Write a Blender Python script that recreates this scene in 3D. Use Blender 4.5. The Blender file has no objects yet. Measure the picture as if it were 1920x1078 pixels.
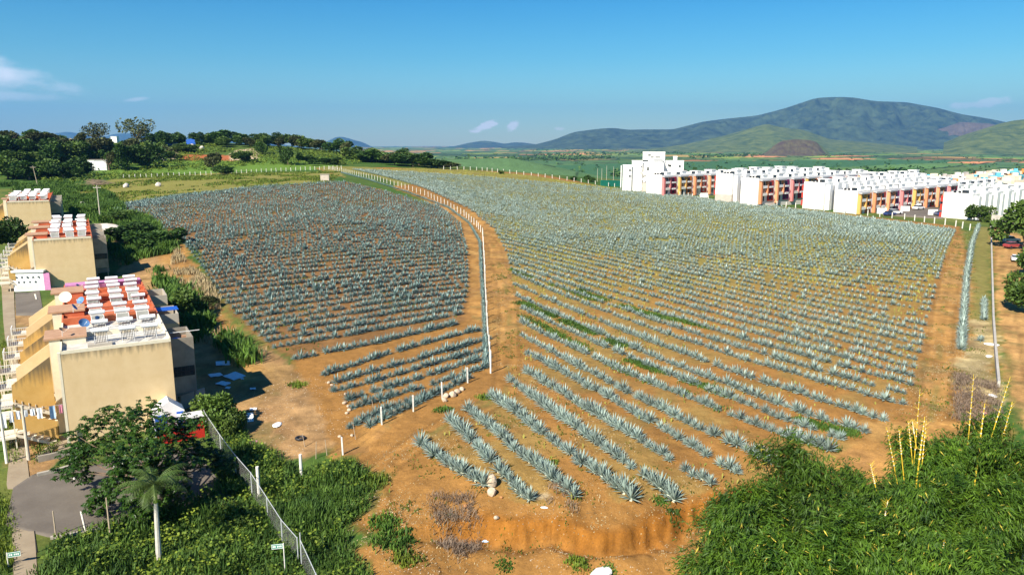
import bpy, bmesh, math, random
import numpy as np
from mathutils import Vector, Matrix, Euler
R = math.radians
rng = np.random.default_rng(7)
random.seed(7)
scene = bpy.context.scene
COL = scene.collection

# ------------------------------------------------------------------ camera, sky, sun, exposure
F = 1400.0; PITCH = 10.8; H0 = 27.0
cam = bpy.data.cameras.new('camera'); cam_ob = bpy.data.objects.new('camera', cam); COL.objects.link(cam_ob)
cam.sensor_width = 36.0; cam.lens = 36.0 * F / 1920.0
cam.clip_start = 0.5; cam.clip_end = 60000
cam_ob.location = (0, 0, H0); cam_ob.rotation_euler = (R(90 - PITCH), 0, 0)
scene.camera = cam_ob
SUN_EL = 39.0
SUN_DIR = Vector((0.56, 0.83))            # where shadows fall
SUN_DIR.normalize()
sun = bpy.data.lights.new('sun', 'SUN'); sun.energy = 4.8; sun.angle = R(0.5); sun.color = (1.0, 0.93, 0.80)
sun_ob = bpy.data.objects.new('sun', sun); COL.objects.link(sun_ob)
d = Vector((SUN_DIR.x * math.cos(R(SUN_EL)), SUN_DIR.y * math.cos(R(SUN_EL)), -math.sin(R(SUN_EL))))
sun_ob.rotation_euler = d.to_track_quat('-Z', 'Y').to_euler(); sun_ob.location = (0, 0, 200)
world = bpy.data.worlds.new('World'); scene.world = world; world.use_nodes = True
scene.view_settings.view_transform = 'Standard'; scene.view_settings.look = 'None'
scene.view_settings.exposure = 0.96; scene.view_settings.gamma = 1.0
scene.view_settings.use_curve_mapping = False

def build_world():
    nt = world.node_tree; N = nt.nodes; L = nt.links; N.clear()
    out = N.new('ShaderNodeOutputWorld'); bg = N.new('ShaderNodeBackground')
    sky = N.new('ShaderNodeTexSky'); sky.sky_type = 'NISHITA'; sky.sun_disc = False
    sky.sun_elevation = R(SUN_EL)
    sky.sun_rotation = math.atan2(-SUN_DIR.x, -SUN_DIR.y)
    sky.air_density = 1.25; sky.dust_density = 0.2; sky.ozone_density = 2.0; sky.altitude = 600
    bg.inputs['Strength'].default_value = 0.057
    hs = N.new('ShaderNodeHueSaturation'); hs.inputs['Saturation'].default_value = 1.30
    tn = N.new('ShaderNodeVectorMath'); tn.operation = 'MULTIPLY'; tn.inputs[1].default_value = (.88, 1.02, 1.04); L.new(sky.outputs[0], tn.inputs[0]); L.new(tn.outputs[0], hs.inputs['Color'])
    # clear dry air: the blue deepens with height above the horizon
    tc0 = N.new('ShaderNodeTexCoord'); se0 = N.new('ShaderNodeSeparateXYZ'); L.new(tc0.outputs['Generated'], se0.inputs[0])
    rp = N.new('ShaderNodeValToRGB'); L.new(se0.outputs[2], rp.inputs[0]); e = rp.color_ramp.elements
    e[0].position = 0.0; e[0].color = (.93, 1.02, 1.0, 1); e[1].position = .40; e[1].color = (.26, .66, .98, 1)
    for ps, cc in ((.05, (.80, 1.0, 1.02, 1)), (.11, (.50, .87, 1.02, 1)), (.19, (.26, .74, 1.0, 1))):
        q = e.new(ps); q.color = cc
    dm = N.new('ShaderNodeVectorMath'); dm.operation = 'MULTIPLY'; L.new(hs.outputs[0], dm.inputs[0]); L.new(rp.outputs[0], dm.inputs[1]); hs = dm
    tc = N.new('ShaderNodeTexCoord'); sep = N.new('ShaderNodeSeparateXYZ'); L.new(tc.outputs['Generated'], sep.inputs[0])
    def m(op, a, b=None, clamp=False):
        n = N.new('ShaderNodeMath'); n.operation = op; n.use_clamp = clamp
        for i, v in enumerate((a, b)):
            if v is None: continue
            if isinstance(v, (int, float)): n.inputs[i].default_value = v
            else: L.new(v, n.inputs[i])
        return n.outputs[0]
    az = m('ARCTAN2', sep.outputs[0], sep.outputs[1]); el = m('ARCSINE', sep.outputs[2])
    cv = N.new('ShaderNodeCombineXYZ'); L.new(az, cv.inputs[0]); L.new(el, cv.inputs[1])
    def noise(scale, sx, sy, det=6, w=0.0):
        mp = N.new('ShaderNodeMapping'); mp.inputs['Scale'].default_value = (sx, sy, 1); mp.inputs['Location'].default_value = (w, w, 0)
        L.new(cv.outputs[0], mp.inputs[0]); n = N.new('ShaderNodeTexNoise'); n.inputs['Scale'].default_value = scale
        n.inputs['Detail'].default_value = det; n.inputs['Roughness'].default_value = 0.6
        L.new(mp.outputs[0], n.inputs['Vector']); return n.outputs['Fac']
    nz = noise(14, 1, 2.2); nz2 = noise(60, 1, 1.6, 8, 3.0)
    total = None
    # azimuth, elevation (radians), half sizes, tilt, density, which noise
    clouds = [(-0.640, 0.088, 0.135, 0.022, -0.20, 0.85, 0), (-0.72, 0.092, 0.16, 0.040, -0.1, 0.8, 0), (-0.66, 0.066, 0.10, 0.010, -.1, 0.45, 0), (-0.58, 0.052, 0.06, 0.007, 0, 0.35, 0),
              (-0.455, 0.052, 0.016, 0.0028, 0.15, 0.4, 0), (-0.640, 0.042, 0.07, 0.008, 0.1, 0.3, 0),
              (-0.036, 0.0235, 0.019, 0.0065, 0.35, 0.8, 1), (0.0025, 0.0250, 0.011, 0.0075, 0.5, 0.75, 1), (0.062, 0.0205, 0.008, 0.003, 0, 0.4, 1),
              (0.550, 0.045, 0.034, 0.006, 0.1, 0.45, 1), (-0.60, 0.010, 0.006, 0.007, -0.8, 0.35, 1)]
    for (a0, e0, sa, se, tilt, dens, which) in clouds:
        da = m('SUBTRACT', az, a0); de = m('SUBTRACT', m('SUBTRACT', el, e0), m('MULTIPLY', da, tilt))
        q = m('ADD', m('POWER', m('ABSOLUTE', m('DIVIDE', da, sa)), 2.0), m('POWER', m('ABSOLUTE', m('DIVIDE', de, se)), 2.0))
        f = m('ADD', m('SUBTRACT', 1.0, q), m('MULTIPLY', m('SUBTRACT', nz2 if which else nz, 0.5), 3.4 if which else 2.6))
        mr = N.new('ShaderNodeMapRange'); mr.interpolation_type = 'SMOOTHSTEP'
        mr.inputs['From Min'].default_value = 0.0; mr.inputs['From Max'].default_value = 0.9 if which else 1.3
        mr.inputs['To Max'].default_value = dens; L.new(f, mr.inputs['Value'])
        total = mr.outputs[0] if total is None else m('MAXIMUM', total, mr.outputs[0])
    mix = N.new('ShaderNodeMixRGB'); L.new(total, mix.inputs[0]); L.new(hs.outputs[0], mix.inputs[1])
    mix.inputs[2].default_value = (13.0, 12.6, 12.8, 1)
    L.new(mix.outputs[0], bg.inputs['Color']); L.new(bg.outputs[0], out.inputs['Surface'])
build_world()

# ------------------------------------------------------------------ picture <-> place
SP, CP = math.sin(R(PITCH)), math.cos(R(PITCH))
def slope(py):
    v = (np.asarray(py, float) - 539.0) / F
    return (SP + v * CP) / (CP - v * SP)
def at_z(px, py, z):
    t = slope(py); Y = (H0 - z) / t; zc = Y * CP + (H0 - z) * SP
    return (np.asarray(px, float) - 960.0) / F * zc, Y
def at_y(px, py, Y):
    t = slope(py); z = H0 - t * Y; zc = Y * CP + (H0 - z) * SP
    return (np.asarray(px, float) - 960.0) / F * zc, np.asarray(Y, float) + 0 * t, z

# ------------------------------------------------------------------ noise
def _h(ix, iy, s):
    n = (ix.astype(np.int64) * 374761393 + iy.astype(np.int64) * 668265263 + s * 982451653) & 0x7fffffff
    n = ((n ^ (n >> 13)) * 1274126177) & 0x7fffffff
    return ((n ^ (n >> 16)) & 0xffff) / 65535.0
def vnoise(x, y, s=0):
    x = np.asarray(x, float); y = np.asarray(y, float)
    ix = np.floor(x); iy = np.floor(y); fx = x - ix; fy = y - iy
    fx = fx * fx * (3 - 2 * fx); fy = fy * fy * (3 - 2 * fy)
    a = _h(ix, iy, s); b = _h(ix + 1, iy, s); c = _h(ix, iy + 1, s); dd = _h(ix + 1, iy + 1, s)
    return (a * (1 - fx) + b * fx) * (1 - fy) + (c * (1 - fx) + dd * fx) * fy
def fbm(x, y, o=4, s=0):
    r = 0; a = 0.5; t = 0
    for i in range(o):
        r = r + a * vnoise(x, y, s + i * 17); t += a; a *= 0.5; x = x * 2.03 + 5.1; y = y * 2.03 + 1.7
    return r / t

# ------------------------------------------------------------------ terrain
ctrl = []
for (px, py, z) in [(960,1078,-3.2),(600,1078,-2),(300,1078,-1.2),(0,1078,-.3),(1300,1078,-3.4),(1600,1078,-3.6),(1900,1078,-3),
    (800,900,0),(1100,960,0),(1075,925,0),(1350,915,0),(640,860,-.3),(480,860,-.6),(560,1000,-1.6),(780,830,0),(700,960,-1.2),(860,960,-.4),
    (918,700,0),(1300,800,0),(1700,760,0),(1870,725,-.2),(1920,900,-1.5),(1600,900,-1),
    (1800,650,.3),(1800,550,1.2),(1820,430,3.2),(1890,600,.6),(1910,450,2.5),
    (940,620,.6),(930,560,1.6),(905,440,4.6),(1000,480,3.2),(850,392,7.6),(760,355,11.2),(640,320,15.0),
    (200,388,8.0),(188,411,7.2),(330,430,6.0),(400,520,4.0),(480,620,2.2),(560,678,1.2),(620,760,.5),(620,340,13.2),(400,358,11.2),(300,375,10),(700,500,3.9),(600,420,7.8),
    (500,328,13.6),(300,340,12.6),(420,700,1.0),(400,760,.2),
    (1000,328,11.0),(1150,350,6.2),(1300,372,5.0),(1500,390,4.2),(1700,412,3.4),(830,317,14.0),
    (1300,450,4.2),(1500,520,2.2),(1600,640,.7),(1250,580,1.6),(1100,400,6.0)]:
    x, y = at_z(px, py, z); ctrl.append((float(x), float(y), z))
ctrl += [(-41,65,0),(-32,70,.1),(-28,86,1.3),(-62,100,1.0),(-83.6,129.4,1.8),(-75,134,2.2),(-123,184,4.6),(-170,250,8),(-56,66,0),(-30,50,-.6),(-20,42,-1.6),
         (-95,128,1.6),(-135,182,4.4),(-48,55,0),(-60,80,.3),(-100,170,5.0),(-62,122,2.6)]
for (px, py, Y) in [(100,262,560),(0,252,500),(-200,250,500),(220,270,520),(300,264,540),(400,270,520),(560,277,520),(650,287,500),(740,301,460),
                    (500,300,430),(300,300,430),(150,312,400),(0,325,360),(350,322,375),(640,300,450),(800,312,440)]:
    x, y, z = at_y(px, py, Y); ctrl.append((float(x), float(Y), float(z)))
for X in (-650, -400, -200, 0):
    ctrl.append((X, 760, 12)); ctrl.append((X, 980, -8))
ctrl += [(120,480,2),(60,560,-4),(200,420,-1),(300,330,0),(260,480,-8),(150,700,-22),(0,720,-10),(400,420,-10),(500,300,-6),(350,200,0),(200,120,-1),
         (300,650,-24),(500,650,-25),(700,500,-25),(700,900,-25),(300,980,-25),(0,980,-20),(700,200,-8),(700,-50,-5),(300,-50,-4),(0,-50,-4),(-300,-50,-2),(-700,-50,0),
         (-700,300,16),(-400,200,10),(-300,80,3),(-120,60,0),(-700,600,25)]
ctrl = np.array(ctrl)
def _tps(P, V, lam):
    n = len(P); D = np.hypot(P[:, None, 0] - P[None, :, 0], P[:, None, 1] - P[None, :, 1])
    K = np.where(D > 0, D * D * np.log(D + 1e-9), 0) + lam * np.eye(n)
    A = np.zeros((n + 3, n + 3)); A[:n, :n] = K; A[:n, n] = 1; A[:n, n+1:] = P; A[n, :n] = 1; A[n+1:, :n] = P.T
    return np.linalg.solve(A, np.r_[V, 0, 0, 0])
_P = ctrl[:, :2] / 100.0
_W = _tps(_P, ctrl[:, 2], 0.02)
GX0, GX1, GY0, GY1, GS = -700, 700, -50, 1000, 4.0
_gx = np.arange(GX0, GX1 + GS, GS); _gy = np.arange(GY0, GY1 + GS, GS)
_GX, _GY = np.meshgrid(_gx, _gy)
def _ev(x, y):
    x = x / 100; y = y / 100; r = _W[len(_P)] + _W[len(_P)+1] * x + _W[len(_P)+2] * y
    for (p, w) in zip(_P, _W):
        D2 = (x - p[0])**2 + (y - p[1])**2
        r = r + w * 0.5 * D2 * np.log(D2 + 1e-12)
    return r
_G = _ev(_GX, _GY)
def smooth(a, b, x):
    t = np.clip((x - a) / (b - a), 0, 1); return t * t * (3 - 2 * t)
_e = smooth(0, 250, np.minimum.reduce([_GX - GX0, GX1 - _GX, GY1 - _GY]))
PLAIN = -25.0
_G = _G * _e + PLAIN * (1 - _e)
BANK_PX = [(px, py) for (px, py) in [(560,1002),(700,1018),(800,990),(870,978),(960,984),(1080,986),(1180,988),(1260,974),(1320,948),(1400,925),(1500,910)]]
BANK = None
def seg_dist(x, y, P):
    best = np.full(np.shape(x), 1e9); side = np.zeros(np.shape(x)); tt = np.zeros(np.shape(x))
    for i in range(len(P) - 1):
        ax, ay = P[i]; bx, by = P[i+1]; dx, dy = bx - ax, by - ay; l2 = dx*dx + dy*dy
        t = np.clip(((x - ax) * dx + (y - ay) * dy) / l2, 0, 1); qx = x - ax - t*dx; qy = y - ay - t*dy
        dd = np.hypot(qx, qy); s = dx * qy - dy * qx; m = dd < best
        best = np.where(m, dd, best); side = np.where(m, s, side); tt = np.where(m, i + t, tt)
    return best, side, tt
def base_h(x, y):
    x = np.asarray(x, float); y = np.asarray(y, float)
    fx = np.clip((x - GX0) / GS, 0, _G.shape[1] - 1.001); fy = np.clip((y - GY0) / GS, 0, _G.shape[0] - 1.001)
    ix = fx.astype(int); iy = fy.astype(int); fx = fx - ix; fy = fy - iy
    return (_G[iy, ix] * (1-fx) + _G[iy, ix+1] * fx) * (1-fy) + (_G[iy+1, ix] * (1-fx) + _G[iy+1, ix+1] * fx) * fy
def ground(x, y):
    x = np.asarray(x, float); y = np.asarray(y, float)
    z = base_h(x, y)
    near = np.exp(-np.maximum(y - 60, 0) / 60.0)
    left = smooth(-24, -34, x) * smooth(140, 100, y)           # paved, kept level
    z = z + (fbm(x / 3.1, y / 3.1, 4, 3) - .5) * .55 * near * (1 - left)
    # the cut bank in the foreground
    m = (y < 75) & (x > -30) & (x < 40)
    if BANK is not None and np.any(m):
        xx = x; yy = y + (fbm(x / 2.6, y / 3.0, 4, 50) - .5) * 2.2 + (fbm(x / .7, y / .9, 3, 51) - .5) * .8 * smooth(.3, .6, vnoise(x / 2.5, y / 5, 52))
        dd, s, tt = seg_dist(xx, yy, BANK); sd = np.where(s > 0, dd, -dd)
        depth = 1.35 * smooth(1.0, 3.0, tt) * (1 - smooth(8.2, 10, tt))
        z = z + np.where(m, (fbm(x / .8, y / .8, 4, 58) - .5) * .30 * np.exp(-(dd / 2.5) ** 2), 0)
        z = np.where(m, z - depth * (1 - smooth(-.55, .12, sd + (fbm(x / .5, y / .5, 2, 57) - .5) * .35)) + depth * .5 * smooth(-9, -2, sd) * (1 - smooth(-2.2, -.45, sd)), z)
    far = smooth(900, 4000, np.hypot(x, y))
    z = z + far * (fbm(x / 900, y / 900, 4, 9) - .5) * 26 * smooth(2500, 8000, np.hypot(x, y))
    return z
def hit(px, py, y0=28.0, y1=900.0):
    """ray through a pixel of the photograph -> point of the terrain"""
    px = np.atleast_1d(np.asarray(px, float)); py = np.atleast_1d(np.asarray(py, float))
    t = slope(py); c = (px - 960.0) / F
    def pos(Y):
        return c * (Y * CP + t * Y * SP), Y, H0 - t * Y
    Y = np.full(px.shape, y0); lo = Y.copy(); hi = np.full(px.shape, y1); done = np.zeros(px.shape, bool)
    k = 1.012
    while np.any(~done) and Y.min() < y1:
        Yn = Y * k; x, y, z = pos(Yn); under = (z < base_h(x, y)) & ~done
        lo = np.where(under, Y, lo); hi = np.where(under, Yn, hi); done |= under; Y = np.where(done, Y, Yn)
        if np.all(done | (Y >= y1)): break
    lo = np.where(done, lo, y1); hi = np.where(done, hi, y1)
    for _ in range(18):
        mid = (lo + hi) / 2; x, y, z = pos(mid); u = z < base_h(x, y); hi = np.where(u, mid, hi); lo = np.where(u, lo, mid)
    x, y, z = pos(hi)
    return x, y, ground(x, y)
_bp = np.array(BANK_PX, float); _bx_, _by_, _ = hit(_bp[:, 0], _bp[:, 1]); BANK = np.c_[_bx_, _by_]
def H(px, py):
    x, y, z = hit(px, py); return float(x[0]), float(y[0]), float(z[0])
def poly_world(pts):
    a = np.array(pts, float); x, y, z = hit(a[:, 0], a[:, 1]); return np.c_[x, y]
def inside(x, y, P):
    r = np.zeros(np.shape(x), bool); n = len(P)
    for i in range(n):
        x1, y1 = P[i]; x2, y2 = P[(i + 1) % n]
        if y1 == y2: continue
        c = ((y1 > y) != (y2 > y)) & (x < (x2 - x1) * (y - y1) / (y2 - y1) + x1)
        r ^= c
    return r

# ------------------------------------------------------------------ materials
def srgb(r, g, b):
    f = lambda c: (c / 255 / 12.92) if c / 255 <= 0.04045 else ((c / 255 + .055) / 1.055) ** 2.4
    return (f(r), f(g), f(b))
MATS = {}
def mat(name, col, rough=0.85, var=0.18, scale=6.0, col2=None, metal=0.0, bump=0.0, bscale=None, rand=0.0, translucent=0.0, streak=None, spec=0.3):
    if name in MATS: return MATS[name]
    m = bpy.data.materials.new(name); m.use_nodes = True; nt = m.node_tree; N = nt.nodes; L = nt.links
    b = N['Principled BSDF']; b.inputs['Roughness'].default_value = rough; b.inputs['Metallic'].default_value = metal
    b.inputs['Specular IOR Level'].default_value = spec
    tc = N.new('ShaderNodeTexCoord'); n = N.new('ShaderNodeTexNoise'); n.inputs['Scale'].default_value = scale; n.inputs['Detail'].default_value = 6
    n.inputs['Roughness'].default_value = .65
    L.new(tc.outputs['Object'], n.inputs['Vector'])
    ramp = N.new('ShaderNodeValToRGB'); e = ramp.color_ramp.elements
    c2 = col2 or tuple(min(1, c * (1 + var)) for c in col); c1 = col if col2 else tuple(c * (1 - var) for c in col)
    e[0].position = .32; e[0].color = (*c1, 1); e[1].position = .68; e[1].color = (*c2, 1)
    L.new(n.outputs['Fac'], ramp.inputs[0]); last = ramp.outputs[0]
    if rand:
        g = N.new('ShaderNodeNewGeometry'); oi = N.new('ShaderNodeObjectInfo'); ad = N.new('ShaderNodeMath'); ad.operation = 'ADD'
        L.new(g.outputs['Random Per Island'], ad.inputs[0]); L.new(oi.outputs['Random'], ad.inputs[1])
        mu = N.new('ShaderNodeMapRange'); mu.inputs['From Max'].default_value = 2.0
        mu.inputs['To Min'].default_value = 1 - rand; mu.inputs['To Max'].default_value = 1 + rand; L.new(ad.outputs[0], mu.inputs['Value'])
        mx = N.new('ShaderNodeVectorMath'); mx.operation = 'SCALE'; L.new(last, mx.inputs[0]); L.new(mu.outputs[0], mx.inputs['Scale']); last = mx.outputs[0]
    if streak:
        (zt, zl, sc) = streak                      # rain streaks hanging from height zt, length zl
        mp = N.new('ShaderNodeMapping'); mp.inputs['Scale'].default_value = (sc, sc, .12); L.new(tc.outputs['Object'], mp.inputs[0])
        n2 = N.new('ShaderNodeTexNoise'); n2.inputs['Scale'].default_value = 2.0; n2.inputs['Detail'].default_value = 5; L.new(mp.outputs[0], n2.inputs[0])
        sx = N.new('ShaderNodeSeparateXYZ'); L.new(tc.outputs['Object'], sx.inputs[0])
        mr = N.new('ShaderNodeMapRange'); mr.inputs['From Min'].default_value = zt - zl; mr.inputs['From Max'].default_value = zt; L.new(sx.outputs[2], mr.inputs['Value'])
        ad = N.new('ShaderNodeMath'); ad.operation = 'ADD'; L.new(mr.outputs[0], ad.inputs[0]); L.new(n2.outputs['Fac'], ad.inputs[1])
        m2 = N.new('ShaderNodeMapRange'); m2.inputs['From Min'].default_value = .95; m2.inputs['From Max'].default_value = 1.40; m2.inputs['To Max'].default_value = .85; L.new(ad.outputs[0], m2.inputs['Value'])
        mm = N.new('ShaderNodeMixRGB'); L.new(m2.outputs[0], mm.inputs[0]); L.new(last, mm.inputs[1]); mm.inputs[2].default_value = (.10, .085, .06, 1); last = mm.outputs[0]
    L.new(last, b.inputs['Base Color'])
    if bump:
        nb = N.new('ShaderNodeTexNoise'); nb.inputs['Scale'].default_value = bscale or scale * 3; nb.inputs['Detail'].default_value = 4
        L.new(tc.outputs['Object'], nb.inputs['Vector']); bp = N.new('ShaderNodeBump'); bp.inputs['Strength'].default_value = bump; bp.inputs['Distance'].default_value = .05
        L.new(nb.outputs['Fac'], bp.inputs['Height']); L.new(bp.outputs[0], b.inputs['Normal'])
    if translucent:
        tr = N.new('ShaderNodeBsdfTranslucent'); L.new(last, tr.inputs['Color']); ms = N.new('ShaderNodeMixShader'); ms.inputs[0].default_value = translucent
        o = N['Material Output']; L.new(b.outputs[0], ms.inputs[1]); L.new(tr.outputs[0], ms.inputs[2]); L.new(ms.outputs[0], o.inputs['Surface'])
    MATS[name] = m; return m

# ------------------------------------------------------------------ object helpers
def tag(o, label=None, cat=None, group=None, kind=None):
    if label: o['label'] = label
    if cat: o['category'] = cat
    if group: o['group'] = group
    if kind: o['kind'] = kind
    return o
def empty(name, loc, rz=0.0, parent=None):
    o = bpy.data.objects.new(name, None); COL.objects.link(o); o.location = loc; o.rotation_euler = (0, 0, rz); o.empty_display_size = .3
    if parent: o.parent = parent
    return o
def np_mesh(name, V, Fc, m=None, smooth_=False, mats=None, mi=None):
    """V (n,3), Fc (k,3) or (k,4)"""
    V = np.asarray(V, np.float32); Fc = np.asarray(Fc, np.int32); k, c = Fc.shape
    me = bpy.data.meshes.new(name); me.vertices.add(len(V)); me.vertices.foreach_set('co', V.ravel())
    me.loops.add(k * c); me.loops.foreach_set('vertex_index', Fc.ravel()); me.polygons.add(k)
    me.polygons.foreach_set('loop_start', np.arange(0, k * c, c, dtype=np.int32)); me.polygons.foreach_set('loop_total', np.full(k, c, np.int32))
    if smooth_: me.polygons.foreach_set('use_smooth', np.ones(k, bool))
    for q in (mats or ([m] if m else [])): me.materials.append(q)
    if mi is not None: me.polygons.foreach_set('material_index', np.asarray(mi, np.int32))
    me.update(calc_edges=True); return me
def link(name, me, parent=None, loc=None, rz=0.0):
    o = bpy.data.objects.new(name, me); COL.objects.link(o)
    if parent: o.parent = parent
    if loc is not None: o.location = loc
    if rz: o.rotation_euler = (0, 0, rz)
    return o
class MB:
    def __init__(s): s.v = []; s.f = []; s.m = []
    def add(s, vs, fs, mi=0):
        o = len(s.v); s.v += [tuple(map(float, v)) for v in vs]; s.f += [tuple(o + i for i in f) for f in fs]; s.m += [mi] * len(fs); return s
    def box(s, x0, x1, y0, y1, z0, z1, mi=0):
        return s.add([(x0,y0,z0),(x1,y0,z0),(x1,y1,z0),(x0,y1,z0),(x0,y0,z1),(x1,y0,z1),(x1,y1,z1),(x0,y1,z1)],
                     [(0,3,2,1),(4,5,6,7),(0,1,5,4),(1,2,6,5),(2,3,7,6),(3,0,4,7)], mi)
    def tube(s, a, b, r, n=8, r2=None, mi=0, cap=True):
        a = Vector(a); b = Vector(b); r2 = r if r2 is None else r2; dz = (b - a)
        if dz.length < 1e-6: return s
        dz.normalize(); ux = dz.orthogonal().normalized(); uy = dz.cross(ux); vs = []
        for (c, q) in ((a, r), (b, r2)):
            for i in range(n):
                t = 2 * math.pi * i / n; vs.append(c + ux * q * math.cos(t) + uy * q * math.sin(t))
        fs = [(i, (i+1) % n, n + (i+1) % n, n + i) for i in range(n)]
        if cap: fs += [tuple(range(n-1, -1, -1)), tuple(range(n, 2*n))]
        return s.add(vs, fs, mi)
    def prism(s, pts, axis, a, b, mi=0):
        """closed outline in the plane across `axis`, pushed from a to b"""
        def mk(p, t):
            return {'x': (t, p[0], p[1]), 'y': (p[0], t, p[1]), 'z': (p[0], p[1], t)}[axis]
        n = len(pts); vs = [mk(p, a) for p in pts] + [mk(p, b) for p in pts]
        fs = [tuple(range(n)), tuple(range(2*n-1, n-1, -1))] + [(i, n+i, n+(i+1) % n, (i+1) % n) for i in range(n)]
        return s.add(vs, fs, mi)
    def mesh(s, name, mats, smooth_=False, bevel=0.0):
        me = bpy.data.meshes.new(name); me.from_pydata(s.v, [], s.f)
        for q in (mats if isinstance(mats, (list, tuple)) else [mats]): me.materials.append(q)
        me.polygons.foreach_set('material_index', s.m)
        bm = bmesh.new(); bm.from_mesh(me); bmesh.ops.recalc_face_normals(bm, faces=bm.faces)
        if bevel: bmesh.ops.bevel(bm, geom=bm.edges[:], offset=bevel, segments=1, affect='EDGES')
        bm.to_mesh(me); bm.free()
        if smooth_: me.polygons.foreach_set('use_smooth', [True] * len(me.polygons))
        return me
    def build(s, name, mats, parent=None, smooth_=False, loc=None, rz=0.0, bevel=0.0):
        return link(name, s.mesh(name, mats, smooth_, bevel), parent, loc, rz)
def kids(o): return list(o.children)
def copy_tree(o, parent=None):
    c = o.copy(); COL.objects.link(c); c.parent = parent
    for k in kids(o): copy_tree(k, c)
    return c
def blob(name, seed, m, n=2, rough=.25, sq=(1,1,1)):
    bm = bmesh.new(); bmesh.ops.create_icosphere(bm, subdivisions=n, radius=1.0); rr = random.Random(seed)
    off = [Vector((rr.uniform(-1,1), rr.uniform(-1,1), rr.uniform(-1,1))).normalized() for _ in range(9)]
    for v in bm.verts:
        q = sum(max(0, v.co.dot(d_)) ** 3 * (.5 if i % 2 else -.5) for i, d_ in enumerate(off)) * rough + rr.uniform(-.3,.3) * rough
        v.co = v.co * (1 + q); v.co.x *= sq[0]; v.co.y *= sq[1]; v.co.z *= sq[2]
    me = bpy.data.meshes.new(name); bm.to_mesh(me); bm.free(); me.materials.append(m); return me
# ------------------------------------------------------------------ the ground: one sheet from the camera's feet to the horizon
C = dict(soil=(.285,.143,.040), lane=(.34,.178,.052), rubble=(.31,.185,.080), grass=(.050,.105,.018), grass2=(.070,.115,.022), olive=(.200,.185,.045),
         bright=(.115,.20,.030), dry=(.40,.31,.15), weed=(.20,.175,.05), plain=(.060,.115,.040), road=(.40,.225,.080), red=(.34,.11,.04), pale=(.55,.42,.27),
         leftsoil=(.21,.110,.040), concrete=(.36,.30,.22), dark=(.12,.08,.05))
RF_POLY = [(985,655),(978,600),(965,540),(950,470),(925,425),(885,392),(830,362),(762,342),(690,318),(830,316),(1000,330),(1150,352),(1300,374),(1500,392),(1790,430),
           (1775,470),(1755,520),(1735,590),(1722,660),(1700,745),(1660,800),(1560,860),(1400,905),(1340,925),(1080,950),(990,948),(905,925),(780,835),(850,780),(920,735)]
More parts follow.
